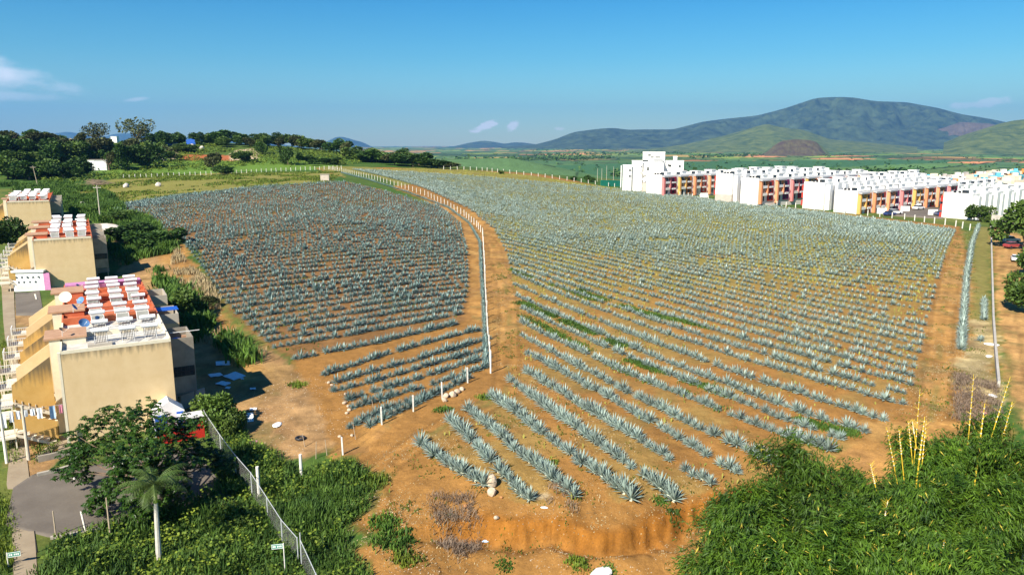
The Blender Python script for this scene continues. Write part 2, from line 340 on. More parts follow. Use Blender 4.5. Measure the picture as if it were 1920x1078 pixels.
ZONES = [  # later wins; (colour, outline in the photograph, edge wobble in metres)
 ('grass2', [(-900,440),(-100,345),(100,330),(430,318),(640,312),(640,240),(-900,240)], 3),
 ('grass', [(-400,420),(0,330),(160,345),(330,330),(300,262),(-400,250)], 3),
 ('grass2', [(0,360),(200,345),(230,384),(215,400),(250,415),(215,470),(150,440),(120,400)], 2), ('rubble', [(205,410),(260,415),(330,470),(330,520),(380,560),(430,640),(500,690),(400,770),(340,800),(330,690),(250,560),(215,470)], 2), ('grass2', [(222,412),(275,405),(318,440),(318,475),(250,480)], 2), ('grass2', [(290,525),(345,530),(375,570),(400,610),(360,640),(310,610)], 2),
 ('olive', [(120,372),(200,340),(260,325),(640,322),(620,342),(420,358),(250,378),(160,384)], 2.5),
 ('bright', [(180,322),(300,306),(420,298),(620,296),(640,318),(430,322),(260,334)], 2),
 ('red', [(335,290),(470,292),(440,303),(345,300)], 2), ('pale', [(440,282),(480,278),(486,298),(425,302)], 2), ('pale',[(290,290),(330,286),(330,300)],2),
 ('lane', [(205,398),(260,418),(310,425),(350,470),(380,520),(430,600),(500,680),(555,700),(600,700),(640,720),(660,780),(640,830),(560,860),(470,800),(430,720),(330,520),(260,430),(200,408)], 1.5),
 ('rubble', [(330,520),(400,600),(440,650),(505,650),(600,700),(650,760),(640,830),(560,870),(440,800),(430,740),(500,720),(420,620)], 2),
 ('soil', [(560,700),(520,560),(820,385),(735,352),(650,335),(590,316),(700,314),(1000,326),(1300,370),(1800,425),(1840,600),(1850,800),(1500,1000),(640,1000),(620,830)], .6),
 ('lane', [(860,390),(930,400),(985,560),(1000,680),(940,760),(700,860),(640,880),(620,850),(700,790),(900,710),(915,640),(880,600),(885,480),(800,380)], .8),
 ('soil', [(915,655),(640,880),(620,930),(700,1000),(900,1010),(1300,1010),(1480,900),(1660,830),(1500,700),(1000,600)], 1.2),
 ('olive', [(590,314),(640,312),(700,314),(760,330),(800,343),(745,349),(650,334)], .6), ('grass2', [(640,322),(700,330),(745,345),(735,356),(650,339)], .6),
 ('lane', [(1700,750),(1830,780),(1880,700),(1800,430),(1740,600)], 1.0), ('lane', [(1650,790),(1880,790),(1900,900),(1500,900)], 1.0),
 ('weed', [(1825,425),(1856,425),(1858,600),(1820,600)], 1.0), ('dry', [(1815,600),(1862,600),(1880,760),(1800,730)], 1.5),
 ('road', [(1856,425),(1900,432),(2100,600),(2300,900),(1960,900),(1900,760),(1870,600)], .8),
 ('soil', [(800,990),(1300,990),(1320,1078),(1200,1200),(800,1200),(600,1100),(700,1000)], 1.0),
 ('leftsoil', [(205,386),(300,374),(450,354),(650,341),(740,362),(820,392),(860,430),(878,540),(870,600),(700,640),(560,675),(500,645),(440,590),(400,530),(370,470),(300,415)], 1.2),
 ('grass2', [(80,1010),(340,955),(400,900),(370,770),(420,770),(470,830),(560,880),(660,860),(720,900),(700,960),(640,1000),(680,1078),(690,1200),(0,1200),(60,1078)], 1.0),
 ('grass2', [(0,930),(24,990),(30,1100),(-80,1100),(-80,900)], .5), ('grass2', [(65,835),(110,815),(112,842),(66,868)], .3),
 ('rubble', [(30,560),(110,590),(110,860),(60,900),(30,900),(0,700)], .6),
 ('pale',[(990,925),(1030,922),(1028,937),(1000,938)],.4),
]
ZW = [(c, poly_world(p), w) for c, p, w in ZONES]
RFW = poly_world(RF_POLY)
TRACKS = [poly_world(q) for q in ([(948,740),(950,690),(955,620),(948,540),(925,462),(885,404),(810,366),(740,344)], [(1745,790),(1758,700),(1765,600),(1785,510),(1808,440)], [(1905,800),(1893,700),(1885,600),(1880,500),(1878,445)], [(700,1078),(760,1035),(700,960),(690,900),(800,820),(940,745)])]
def ground_colour(x, y):
    r = np.hypot(x, y); n1 = fbm(x / 40, y / 40, 4, 21); n2 = fbm(x / 7, y / 7, 4, 33); n3 = fbm(x / 1.6, y / 1.6, 3, 91)
    col = np.zeros(x.shape + (3,)); col[:] = C['grass']; col += (np.array(C['olive']) - C['grass']) * (smooth(.45, .65, n1) * .5)[..., None]
    wx = (fbm(x / 5, y / 5, 3, 5) - .5) * 2; wy = (fbm(x / 5, y / 5, 3, 6) - .5) * 2
    for c, P, w in ZW:
        k = 0.0
        for q in range(4):
            jx = (vnoise(x * 1.1, y * 1.1, 40 + q) - .5) * 2.2 * min(1, w); jy = (vnoise(x * 1.1, y * 1.1, 50 + q) - .5) * 2.2 * min(1, w)
            k = k + .25 * inside(x + wx * w + jx, y + wy * w + jy, P)
        k = np.asarray(k)[..., None]; col = col * (1 - k) + np.array(C[c]) * k
    # weeds between the rows: none near the camera, thick on the far slope
    m = inside(x, y, RFW); wd = smooth(82, 190, y + 30 * (n1 - .5)) * smooth(.22, .60, n2 + .25 * smooth(120, 260, y))
    wd = np.where(m, wd * .9, 0)[..., None]; wc = np.array(C['olive']) * (0.85 + .5 * n3[..., None])
    col = col * (1 - wd) + wc * wd
    k = np.where(m & (col[..., 0] > .2), smooth(.40, .62, fbm(x / 5, y / 5, 4, 171)) * .50, 0)[..., None]; col = col * (1 - k) + np.array((.235,.180,.058)) * k
    # dead grass and damp patches on bare soil
    bare = (col[..., 0] > .3) & (r < 400)
    k = np.where(bare, smooth(.52, .70, n2) * .42, 0)[..., None]; col = col * (1 - k) + np.array((.36,.22,.075)) * k
    k = np.where(bare, smooth(.58, .72, fbm(x / 4, y / 4, 4, 61)) * .35, 0)[..., None]; col = col * (1 - k) + np.array((.24,.13,.055)) * k
    # wheel tracks
    for T in TRACKS:
        dd, sd_, tt = seg_dist(x + (n2 - .5) * .6, y, T); rut = np.exp(-((dd - .85) / .28) ** 2) * (r < 330) * (.35 + .65 * smooth(.35, .6, vnoise(x / 6, y / 6, 3))); mid = np.exp(-(dd / .35) ** 2) * (r < 330) * smooth(.5, .65, vnoise(x / 4, y / 4, 13))
        col = col * (1 + .22 * rut[..., None]) ; col = col * (1 - .55 * mid[..., None]) + np.array((.16,.15,.04)) * .55 * mid[..., None]
        e2 = np.exp(-((dd - 1.45) / .25) ** 2) * (r < 330); col = col * (1 - .20 * e2[..., None])
    # the raw face of the cut bank
    nb = (y < 75) & (x > -30) & (x < 40)
    if np.any(nb):
        dd, sd_, tt = seg_dist(x, y + (fbm(x / 2.6, y / 3.0, 4, 50) - .5) * 2.2, BANK); k = np.where(nb, np.exp(-(dd / .75) ** 2) * smooth(1.0, 3.0, tt) * (1 - smooth(8.2, 10, tt)), 0)[..., None]
        col = col * (1 - k) + np.array((.26,.105,.018)) * (.60 + .75 * fbm(x / .5, y / .8, 3, 8)[..., None]) * k
    # mottling of bare earth
    k = np.where(bare, (fbm(x / 2.2, y / 2.2, 5, 141) - .5) * 1.1 + (vnoise(x / .8, y / .8, 143) - .5) * .22, 0)[..., None]; col = col * (1 + k)
    k = np.where(bare & (y < 120), smooth(.60, .72, fbm(x / 3.0, y / 3.0, 4, 151)) * .55, 0)[..., None]; col = col * (1 - k) + np.array((.17,.14,.05)) * k
    # the plain beyond: fields as patches
    far = smooth(560, 700, r) * smooth(-.30, -.1, x / np.maximum(y, 1)) + smooth(1100, 1400, r); far = np.clip(far, 0, 1)
    px = x / 1.0; py = y / 2.2
    a = R(28); u = (px * math.cos(a) + py * math.sin(a)) / 230 + (n1 - .5) * .5; v = (-px * math.sin(a) + py * math.cos(a)) / 110
    v = np.sign(v) * np.abs(v) ** .92
    cell = _h(np.floor(u), np.floor(v), 5); cell2 = _h(np.floor(u), np.floor(v), 8)
    pal = np.array([(.040,.095,.045),(.050,.115,.045),(.085,.160,.040),(.060,.105,.040),(.12,.19,.045),(.045,.085,.035),(.30,.150,.085),(.045,.10,.055),(.20,.16,.06),(.055,.12,.05)])
    fc = np.array((2.1, 1.75, 1.3)) * pal[(cell * 9.99).astype(int)] * (.85 + .3 * cell2[..., None]); eu = np.abs(u - np.round(u)); ev = np.abs(v - np.round(v))
    hedge = ((eu < .022) | (ev < .05)) & (fbm(x / 60, y / 60, 3, 44) > .42); fc[hedge] = (.022, .045, .02)
    scrub = smooth(.50, .62, fbm(x / 330, y / 520, 5, 77)) * smooth(1500, 3200, r); k = (scrub * .8)[..., None]
    fc = fc * (1 - k) + np.array((.035,.065,.025)) * (.6 + .8 * vnoise(x / 35, y / 60, 4)[..., None]) * k
    big = inside(x, y, BIGF)[..., None]; fc = np.where(big, np.array((.055,.135,.050)) * (.9 + .2 * vnoise(x / 3, y / 30, 3)[..., None]), fc)
    col = col * (1 - far[..., None]) + fc * far[..., None]
    return col
BIGF = np.array([tuple(map(float, at_z(*p, PLAIN))) for p in [(1010,312),(1240,303),(1560,301),(1900,300),(1700,308),(1330,325),(1150,345),(1000,345)]])

def build_ground():
    az = np.r_[np.linspace(R(-62), R(-38), 30)[:-1], np.linspace(R(-38), R(38), 410), np.linspace(R(38), R(62), 30)[1:]]; na = len(az)
    rad = np.r_[np.geomspace(16, 34, 30)[:-1], np.geomspace(34, 75, 170)[:-1], np.geomspace(75, 620, 270), np.geomspace(628, 26000, 110)]
    A, RR = np.meshgrid(az, rad); X = np.sin(A) * RR; Y = np.cos(A) * RR
    Z = ground(X, Y); col = ground_colour(X, Y)
    V = np.c_[X.ravel(), Y.ravel(), Z.ravel()]; n = len(rad)
    i = np.arange(n - 1)[:, None] * na + np.arange(na - 1)[None, :]; i = i.ravel()
    Fc = np.c_[i, i + 1, i + na + 1, i + na]
    m = bpy.data.materials.new('ground_soil'); m.use_nodes = True; nt = m.node_tree; N = nt.nodes; L = nt.links; b = N['Principled BSDF']
    b.inputs['Roughness'].default_value = .95; b.inputs['Specular IOR Level'].default_value = .1
    at = N.new('ShaderNodeAttribute'); at.attribute_name = 'tint'; g = N.new('ShaderNodeNewGeometry')
    def noise(s, det=6, r=.65):
        q = N.new('ShaderNodeTexNoise'); q.inputs['Scale'].default_value = s; q.inputs['Detail'].default_value = det; q.inputs['Roughness'].default_value = r
        L.new(g.outputs['Position'], q.inputs['Vector']); return q.outputs['Fac']
    def rng_(v, a, b_, c, d_):
        q = N.new('ShaderNodeMapRange'); L.new(v, q.inputs['Value'])
        for k, w in zip(('From Min','From Max','To Min','To Max'), (a, b_, c, d_)): q.inputs[k].default_value = w
        return q.outputs[0]
    def mul(a, b_):
        q = N.new('ShaderNodeMath'); q.operation = 'MULTIPLY'; L.new(a, q.inputs[0]); L.new(b_, q.inputs[1]); return q.outputs[0]
    f = mul(mul(rng_(noise(.9, 8, .7), .3, .7, .72, 1.25), rng_(noise(7, 6, .7), .3, .7, .80, 1.22)), rng_(noise(.12), .35, .65, .88, 1.12))
    sc = N.new('ShaderNodeVectorMath'); sc.operation = 'SCALE'; L.new(at.outputs['Color'], sc.inputs[0]); L.new(f, sc.inputs['Scale'])
    # stones and straw, pale specks
    vo = N.new('ShaderNodeTexVoronoi'); vo.inputs['Scale'].default_value = 2.6; L.new(g.outputs['Position'], vo.inputs['Vector'])
    sp = mul(rng_(vo.outputs['Distance'], .10, .05, 0, .75), rng_(noise(.35, 4), .52, .60, 0, 1))
    mx = N.new('ShaderNodeMixRGB'); L.new(sp, mx.inputs[0]); L.new(sc.outputs[0], mx.inputs[1]); mx.inputs[2].default_value = (.50,.42,.30,1)
    cd = N.new('ShaderNodeSeparateXYZ'); L.new(g.outputs['Position'], cd.inputs[0])
    mx2 = N.new('ShaderNodeMixRGB'); L.new(rng_(cd.outputs[1], 110, 160, 0, 1), mx2.inputs[0]); L.new(mx.outputs[0], mx2.inputs[1]); L.new(sc.outputs[0], mx2.inputs[2])
    L.new(mx2.outputs[0], b.inputs['Base Color'])
    bp = N.new('ShaderNodeBump'); bp.inputs['Strength'].default_value = .55; bp.inputs['Distance'].default_value = .18
    L.new(noise(2.8, 8, .7), bp.inputs['Height']); L.new(bp.outputs[0], b.inputs['Normal'])
    me = np_mesh('ground', V, Fc, m, True)
    ca = me.color_attributes.new('tint', 'FLOAT_COLOR', 'POINT'); ca.data.foreach_set('color', np.c_[col.reshape(-1, 3), np.ones(len(V))].astype(np.float32).ravel())
    o = link('ground', me); tag(o, kind='structure')
build_ground()

# ------------------------------------------------------------------ mountains and far hills
def mountain(name, prof, Y, depth, m, label, seed, base=-60, gully=.10, cat='mountain', nu=220, nv=46, rough=.0):
    prof = np.array(prof, float); pxs = np.linspace(prof[0, 0], prof[-1, 0], nu); pys = np.interp(pxs, prof[:, 0], prof[:, 1])
    pys = np.convolve(np.pad(pys, 3, mode='edge'), np.ones(7) / 7, 'valid')
    v = np.linspace(-1, 1, nv); PX, VV = np.meshgrid(pxs, v)
    X0, _, Zt = at_y(PX, np.tile(pys, (nv, 1)), Y)
    YY = Y + VV * depth; X = X0 * YY / Y
    n = fbm(X0 / (depth * .22) + seed, VV * 2.2 + seed, 5, seed); ridg = 1 - np.abs(2 * fbm(X0 / (depth * .16), VV * 1.1 + seed, 4, seed + 3) - 1)
    shape = np.clip(1 - np.abs(VV) ** 1.25, 0, 1)
    top = np.exp(-(VV / .16) ** 2)
    h = (Zt - base) * shape * (1 + (1 - top) * ((n - .5) * .55 + (ridg - .75) * gully * 6 * (1 - shape) ))
    h += (1 - top) * shape * (fbm(X0 / (depth * .05), YY / (depth * .05), 4, seed + 9) - .5) * (Zt - base) * rough
    h = np.minimum(h, (Zt - base) * (1 - .30 * np.abs(VV))); Z = base + h; V = np.c_[X.ravel(), YY.ravel(), Z.ravel()]
    i = (np.arange(nv - 1)[:, None] * nu + np.arange(nu - 1)[None, :]).ravel()
    o = link(name, np_mesh(name, V, np.c_[i, i + 1, i + nu + 1, i + nu], m, True)); tag(o, label, cat, kind='structure'); return o
m_forest = mat('mountain_forest', (.005,.020,.016), col2=(.075,.110,.050), scale=.0055, rough=.95, bump=.6, bscale=.010)
for mm_, sc_ in ((m_forest, 40.0),):
    mm_.node_tree.nodes['Bump'].inputs['Distance'].default_value = sc_
m_hill = mat('hill_scrub', (.030,.065,.022), col2=(.150,.180,.050), scale=.012, rough=.95)
m_far = mat('far_mountain', (.030,.055,.035), var=.2, scale=.001, rough=.95)
m_quarry = mat('quarry_rock', (.060,.035,.032), col2=(.12,.105,.045), scale=.02, rough=.95)
m_cliff = mat('cliff', (.11,.085,.065), var=.3, scale=.01, rough=.95)
mountain('mountain', [(940,276),(1000,272),(1040,262),(1075,248),(1120,242),(1150,240),(1180,244),(1200,243),(1262,243),(1320,228),(1370,222),(1420,217),(1470,204),(1500,194),(1530,184),(1570,182),(1600,183),
          (1640,190),(1700,192),(1760,203),(1800,214),(1850,222),(1900,232),(1960,240),(2100,256),(2300,275)], 11000, 2900, m_forest, 'long blue forested mountain with a broad flat summit', 3, rough=.42, nu=420, nv=80)
mountain('mountain', [(760,284),(820,277),(850,275),(880,268),(905,264),(925,266),(945,270),(965,267),(985,268),(1010,272),(1080,272),(1200,276)], 14500, 1500, m_forest, 'low blue hills at the far end of the long mountain', 5)
mountain('mountain', [(60,262),(85,254),(110,249),(128,247),(145,250),(170,256),(195,257),(215,251),(245,250),(270,255),(300,259),(325,253),(345,258),(372,256),(400,250),(420,249),(450,258),(500,268),(560,275)],
         19000, 1500, m_far, 'pale blue ridge seen behind the trees on the left hill', 8)
mountain('mountain', [(585,277),(612,266),(630,257),(645,257),(660,262),(680,267),(700,277),(760,281),(820,284)], 17000, 1200, m_far, 'small pointed blue hill left of the field crest', 11)
mountain('hill', [(1180,284),(1250,276),(1300,268),(1360,254),(1400,243),(1425,235),(1440,232),(1455,237),(1480,241),(1500,242),(1530,252),(1560,262),(1640,268),(1720,276)], 6400, 1500, m_hill, 'green cone shaped hill below the summit of the mountain', 14, base=-40, rough=.12)
mountain('hill', [(1770,268),(1800,255),(1840,243),(1870,233),(1900,226),(1940,222),(2000,224),(2100,240),(2200,262)], 5200, 1200, m_hill, 'rounded green hill at the right edge of the plain', 17, base=-40, rough=.12)
mountain('hill', [(1420,292),(1437,286),(1452,272),(1465,264),(1490,261),(1515,262),(1532,266),(1541,280),(1552,292)], 3900, 300, m_quarry, 'dark reddish quarry mound cut into the green plain', 23, base=-42, nu=80, nv=30, rough=.5)
mountain('hill', [(1425,290),(1450,274),(1470,263),(1495,260),(1520,262),(1540,272),(1556,290)], 4080, 240, m_hill, 'grassy top of the quarry mound', 25, base=-42, nu=60, nv=24, rough=.2)
mountain('hill', [(1690,262),(1730,250),(1780,236),(1800,228),(1860,232),(1900,240),(1960,246)], 9300, 700, m_cliff, 'bare pinkish rock slope on the right flank of the mountain', 29, base=-60, nu=90, nv=30, rough=.6)

# ------------------------------------------------------------------ haze
mh = bpy.data.materials.new('haze_air'); mh.use_nodes = True; nt = mh.node_tree; nt.nodes.remove(nt.nodes['Principled BSDF'])
pv = nt.nodes.new('ShaderNodeVolumePrincipled'); pv.inputs['Density'].default_value = 4.4e-5; pv.inputs['Color'].default_value = (.18,.49,1.0,1)
pv.inputs['Anisotropy'].default_value = .1
nt.links.new(pv.outputs[0], nt.nodes['Material Output'].inputs['Volume'])
hz = MB().box(-30000, 30000, -300, 27500, -120, 1400).build('haze', mh); tag(hz, 'thin blue haze of the air over the plain', 'haze', kind='stuff')
# ------------------------------------------------------------------ agaves
def agave_arrays(seed, nleaf, lod, full=1.0):
    rr = np.random.default_rng(seed); V = []; Fc = []
    for i in range(nleaf):
        u = (i + .5) / nleaf; el = R(5 + 74 * u ** 1.25) + rr.normal(0, .06); az = i * 2.39996 + rr.normal(0, .12)
        ln = (.80 + .34 * u) * rr.uniform(.85, 1.1) * full; w = .075 * rr.uniform(.85, 1.15) * (.82 if lod > 1 else (1.5 if lod == 1 else 2.1))
        dr = np.array((math.cos(az) * math.cos(el), math.sin(az) * math.cos(el), math.sin(el))); sd = np.array((-math.sin(az), math.cos(az), 0)); up = np.cross(dr, sd) * -1
        b = np.array((0, 0, .12)) + dr * .05; o = len(V)
        bend = lambda t: np.array((0, 0, -.10 * t * t * ln * math.cos(el)))
        if lod == 0:
            V += [b, b + dr*ln*.4 + sd*w, b + dr*ln + bend(1), b + dr*ln*.4 - sd*w]; Fc += [(o, o+1, o+2), (o, o+2, o+3)]
        elif lod == 1:
            V += [b, b + dr*ln*.4 + sd*w + up*.03, b + dr*ln*.42, b + dr*ln*.4 - sd*w + up*.03, b + dr*ln + bend(1)]
            Fc += [(o, o+1, o+2), (o, o+2, o+3), (o+1, o+4, o+2), (o+2, o+4, o+3)]
        else:
            st = [(0, .55), (.3, 1.0), (.65, .72)]
            for (t, ww) in st:
                c = b + dr*ln*t + bend(t); V += [c + sd*w*ww + up*.035*ww, c - up*.0, c - sd*w*ww + up*.035*ww]
            V += [b + dr*ln + bend(1)]
            for k in range(2):
                q = o + 3*k; Fc += [(q, q+3, q+4), (q, q+4, q+1), (q+1, q+4, q+5), (q+1, q+5, q+2)]
            Fc += [(o+6, o+9, o+7), (o+7, o+9, o+8)]
    return np.array(V), np.array(Fc)
def leaf_array(full):
    V, Fc = agave_arrays(3, 1, 2, full); return V, Fc
def agave_mat(name, c1, c2):
    m = mat(name, c1, col2=c2, rough=.5, scale=.35, rand=.50, spec=.4)
    return m
m_ag = agave_mat('agave_leaf', (.200,.270,.235), (.320,.390,.335))
m_ag_dark = agave_mat('agave_leaf_blue', (.115,.185,.170), (.205,.285,.255))
m_heart = mat('agave_heart', (.62,.64,.50), var=.1)

KEYS_R = [[(790,835),(846,874),(905,915)], [(845,790),(915,862),(990,940)], [(878,770),(975,850),(1075,932)], [(921,742),(1050,838),(1185,937)],
          [(954,712),(1110,824),(1268,938)], [(985,696),(1150,798),(1331,911)], [(990,664),(1180,769),(1382,890)], [(979,630),(1205,750),(1446,869)],
          [(978,605),(1240,727),(1552,845)], [(979,580),(1270,708),(1577,824)], [(969,556),(1290,694),(1620,811)], [(964,534),(1290,667),(1654,788)],
          [(962,514),(1290,640),(1692,758)], [(953,480),(1300,577),(1712,690)], [(929,433),(1300,515),(1732,610)], [(878,392),(1300,470),(1755,530)],
          [(790,352),(1250,420),(1775,462)], [(662,319),(1150,355),(1790,433)]]
KEYS_L = [[(655,801),(740,764),(806,741)], [(661,768),(790,728),(905,692)], [(653,750),(790,708),(915,671)], [(628,735),(780,692),(915,653)], [(631,717),(780,675),(915,636)], [(606,704),(760,655),(896,620)],
          None, [(552,674),(720,640),(850,609)], [(515,652),(700,620),(862,590)], [(470,610),(670,575),(873,548)], [(418,560),(650,530),(876,505)], [(385,505),(620,475),(872,462)],
          [(345,455),(600,430),(862,420)], [(290,415),(540,395),(822,388)], [(215,397),(450,373),(735,364)], [(212,387),(430,357),(648,343)]]
plants = []          # x, y, row tag, order, scale, field
def row_points(keys, spacing, first, field, dens, scale):
    rows = []; W = []
    for k in keys:
        if k is None: W.append(None); continue
        a = np.array(k, float); t = np.linspace(0, 1, 17); px = np.interp(t, [0, .5, 1], a[:, 0]); py = np.interp(t, [0, .5, 1], a[:, 1])
        q = (a[0] * ((1-t)**2)[:, None] + (2*a[1] - .5*a[0] - .5*a[2]) * (2*t*(1-t))[:, None] + a[2] * (t**2)[:, None])
        x, y, z = hit(q[:, 0], q[:, 1]); W.append(np.c_[x, y])
    for i in range(len(W)):
        if W[i] is None: continue
        rows.append(W[i])
        if i + 1 < len(W) and W[i+1] is not None:
            d = np.median(np.hypot(*(W[i+1] - W[i]).T)); n = first[i]
            for j in range(1, n): rows.append(W[i] + (W[i+1] - W[i]) * j / n)
    for ri, P in enumerate(rows):
        seg = np.hypot(*np.diff(P, axis=0).T); L_ = np.r_[0, np.cumsum(seg)]; n = max(2, int(L_[-1] / dens)); s = (np.arange(n + 1)) / n * L_[-1]
        x = np.interp(s, L_, P[:, 0]); y = np.interp(s, L_, P[:, 1])
        for j in range(n + 1):
            gap = vnoise(x[j] / 5, y[j] / 5, 12) > .90 and y[j] > 110
            if gap and rng.random() < .55: continue
            if rng.random() < .02: continue
            fs = (1.0 if field == 'L' else float(np.interp(y[j], [60, 80, 100, 135, 200], [1.0, .93, .80, .70, .78])))
            jit = .14 if y[j] < 110 else .13
            sc = fs * scale * (.60 + .46 * rng.random() + .25 * (vnoise(x[j] / 9, y[j] / 9, 2) - .5)) * (1.22 if rng.random() < .05 else 1)
            plants.append((x[j] + rng.normal(0, jit * .5), y[j] + rng.normal(0, jit * .5), ri, j, sc, field, n))
row_points(KEYS_R, 3.5, [1]*12 + [4, 6, 7, 12, 27], 'R', .88, 1.18)
row_points(KEYS_L, 3.1, [1]*8 + [4, 5, 7, 9, 11, 9, 9], 'L', .82, .96)
def line_points(pts, dens, field, scale, gap=0.0):
    q = np.array(pts, float); t = np.linspace(0, 1, len(pts)); tt = np.linspace(0, 1, 60)
    x, y, z = hit(np.interp(tt, t, q[:, 0]), np.interp(tt, t, q[:, 1])); L_ = np.r_[0, np.cumsum(np.hypot(np.diff(x), np.diff(y)))]
    n = max(1, int(L_[-1] / dens)); s = np.arange(n + 1) / n * L_[-1]
    for j in range(n + 1):
        plants.append((float(np.interp(s[j], L_, x)), float(np.interp(s[j], L_, y)), 0, j, scale * rng.uniform(.75, 1.15), field, n))
line_points([(693,800),(760,768),(820,738),(880,710)], .95, 'F', .85)
line_points([(911,690),(908,600),(903,520),(900,455),(880,420),(840,390),(760,360),(690,338),(640,325)], 1.1, 'C', .75)
line_points([(1802,655),(1806,600),(1812,520),(1822,460),(1835,424)], .80, 'E', 1.05)
line_points([(1845,600),(1845,565)], .9, 'E', .9); line_points([(1838,640),(1839,636)], 2, 'E', .8)
P = np.array([(p[0], p[1]) for p in plants]); PZ = ground(P[:, 0], P[:, 1])
order = np.argsort(np.hypot(P[:, 0], P[:, 1]))
in_view = []
for i in order:
    x, y = P[i]; z = PZ[i]; zc = y * CP + (H0 - z) * SP; px = 960 + F * x / zc; py = 539 + F * ((H0 - z) * CP - y * SP) / zc
    if -20 < px < 1940 and py < 1100: in_view.append(i)
single = in_view[:300]; rest = [i for i in order if i not in set(single)]
ordinal = ['first','second','third','fourth','fifth','sixth','seventh','eighth','ninth','tenth','eleventh','twelfth','thirteenth','fourteenth','fifteenth','sixteenth']
def nth(n): return ordinal[n - 1] if n <= 16 else '%d%s' % (n, 'th' if 10 <= n % 100 <= 20 else {1:'st',2:'nd',3:'rd'}.get(n % 10, 'th'))
AV = [agave_arrays(s, 44, 2) for s in range(4)]
AM = {'R': [np_mesh('agave', v, f, m_ag) for v, f in AV], 'L': [np_mesh('agave', v, f, m_ag_dark) for v, f in AV]}
LV, LF = leaf_array(1.0)
# a single leaf lying along +X for the plants whose leaves can be told apart
def one_leaf(mm):
    st = [(0,.55),(.3,1.0),(.65,.72)]; V = []
    for t, w in st: V += [(t, .066*w, .030*w), (t, 0, 0), (t, -.066*w, .030*w)]
    V += [(1.0, 0, 0)]; Fc = []
    for k in range(2):
        q = 3*k; Fc += [(q,q+3,q+4),(q,q+4,q+1),(q+1,q+4,q+5),(q+1,q+5,q+2)]
    Fc += [(6,9,7),(7,9,8)]; return np_mesh('leaf', np.array(V), np.array(Fc), mm)
leaf_me = {'R': one_leaf(m_ag), 'L': one_leaf(m_ag_dark)}
heart_me = blob('heart', 4, m_heart, 1, .1, (.16, .16, .2))
counts = {}
bigset = set(single[:34])
for i in single:
    x, y, ri, j, sc, fld, n = plants[i]; key = (fld, ri); counts.setdefault(key, []).append((j, i))
lab = {}
for key, L_ in counts.items():
    L_.sort(reverse=(key[0] in 'R'))             # counted from the near end in the big field, from the left end elsewhere
    for k, (j, i) in enumerate(L_): lab[i] = k + 1
for i in single:
    x, y, ri, j, sc, fld, n = plants[i]; k = lab[i]
    if fld == 'R':
        l = ('blue-grey agave, %s from the near end of the short front row' % nth(k)) if ri == 0 else 'blue-grey agave, %s from near end, %s row of big field' % (nth(k), nth(ri + 1))
    elif fld == 'F': l = 'small agave along the leaning posts, %s from its left end' % nth(k)
    elif fld == 'L': l = 'dark blue agave, left plot, %s row above posts, %s from left' % (nth(ri + 1), nth(k))
    elif fld == 'C': l = 'low agave against the long post fence, %s from the tall corner post' % nth(k)
    else: l = 'pale agave in the line by the right track, %s from its near end' % nth(k)
    kk = 'L' if fld in 'LFC' else 'R'; s_ = sc * (1.12 if i in bigset else 1.0)
    z = float(PZ[i]); rz = random.uniform(0, 6.28)
    if i in bigset:
        o = empty('agave', (x, y, z - .03), rz); rr = random.Random(int(i)); nl = 40
        for q in range(nl):
            u = (q + .5) / nl; el = R(6 + 78 * u ** .9) + rr.gauss(0, .05); az = q * 2.39996 + rr.gauss(0, .1)
            lf = link('leaf', leaf_me[kk], o); ln = (.80 + .34 * u) * rr.uniform(.85, 1.1) * s_
            lf.location = (.05 * math.cos(az), .05 * math.sin(az), .12); lf.rotation_euler = (0, -el, az); lf.scale = (ln, s_, s_)
        h_ = link('heart', heart_me, o); h_.scale = (s_,) * 3; h_.location = (0, 0, .1)
    else:
        o = link('agave', AM[kk][i % 4]); o.location = (x, y, z - .03); o.rotation_euler = (0, 0, rz); o.scale = (s_,) * 3
    tag(o, l, 'agave', {'R': 'agaves in the rows of the big field', 'L': 'agaves in the rows of the left plot', 'F': 'agaves along the leaning posts', 'C': 'agaves against the post fence', 'E': 'agaves by the right track'}[fld])
def agave_mass(name, idx, mm, label):
    Vs = []; Fs = []; o = 0
    lods = {0: [agave_arrays(s + 20, 13, 0) for s in range(6)], 1: [agave_arrays(s + 40, 26, 1) for s in range(6)], 2: [agave_arrays(s + 60, 20, 0) for s in range(6)]}
    for i in idx:
        x, y, ri, j, sc, fld, n = plants[i]; lod = 1 if y < 120 else (2 if y < 190 else 0); v, f = lods[lod][i % 6]; a = rng.uniform(0, 6.28); ca, sa = math.cos(a) * sc, math.sin(a) * sc
        w = np.c_[v[:, 0] * ca - v[:, 1] * sa + x, v[:, 0] * sa + v[:, 1] * ca + y, v[:, 2] * sc + PZ[i] - .03]
        Vs.append(w); Fs.append(f + o); o += len(w)
    ob = link(name, np_mesh(name, np.concatenate(Vs), np.concatenate(Fs), mm)); tag(ob, label, 'agave field', kind='stuff'); return len(idx), o
print('agaves', len(plants), agave_mass('agave_rows', [i for i in rest if plants[i][5] in 'RE'], m_ag, 'rows of blue-grey agaves covering the big field behind the nearest plants'),
      agave_mass('agave_rows', [i for i in rest if plants[i][5] in 'LFC'], m_ag_dark, 'dense darker blue agaves filling the left plot'))

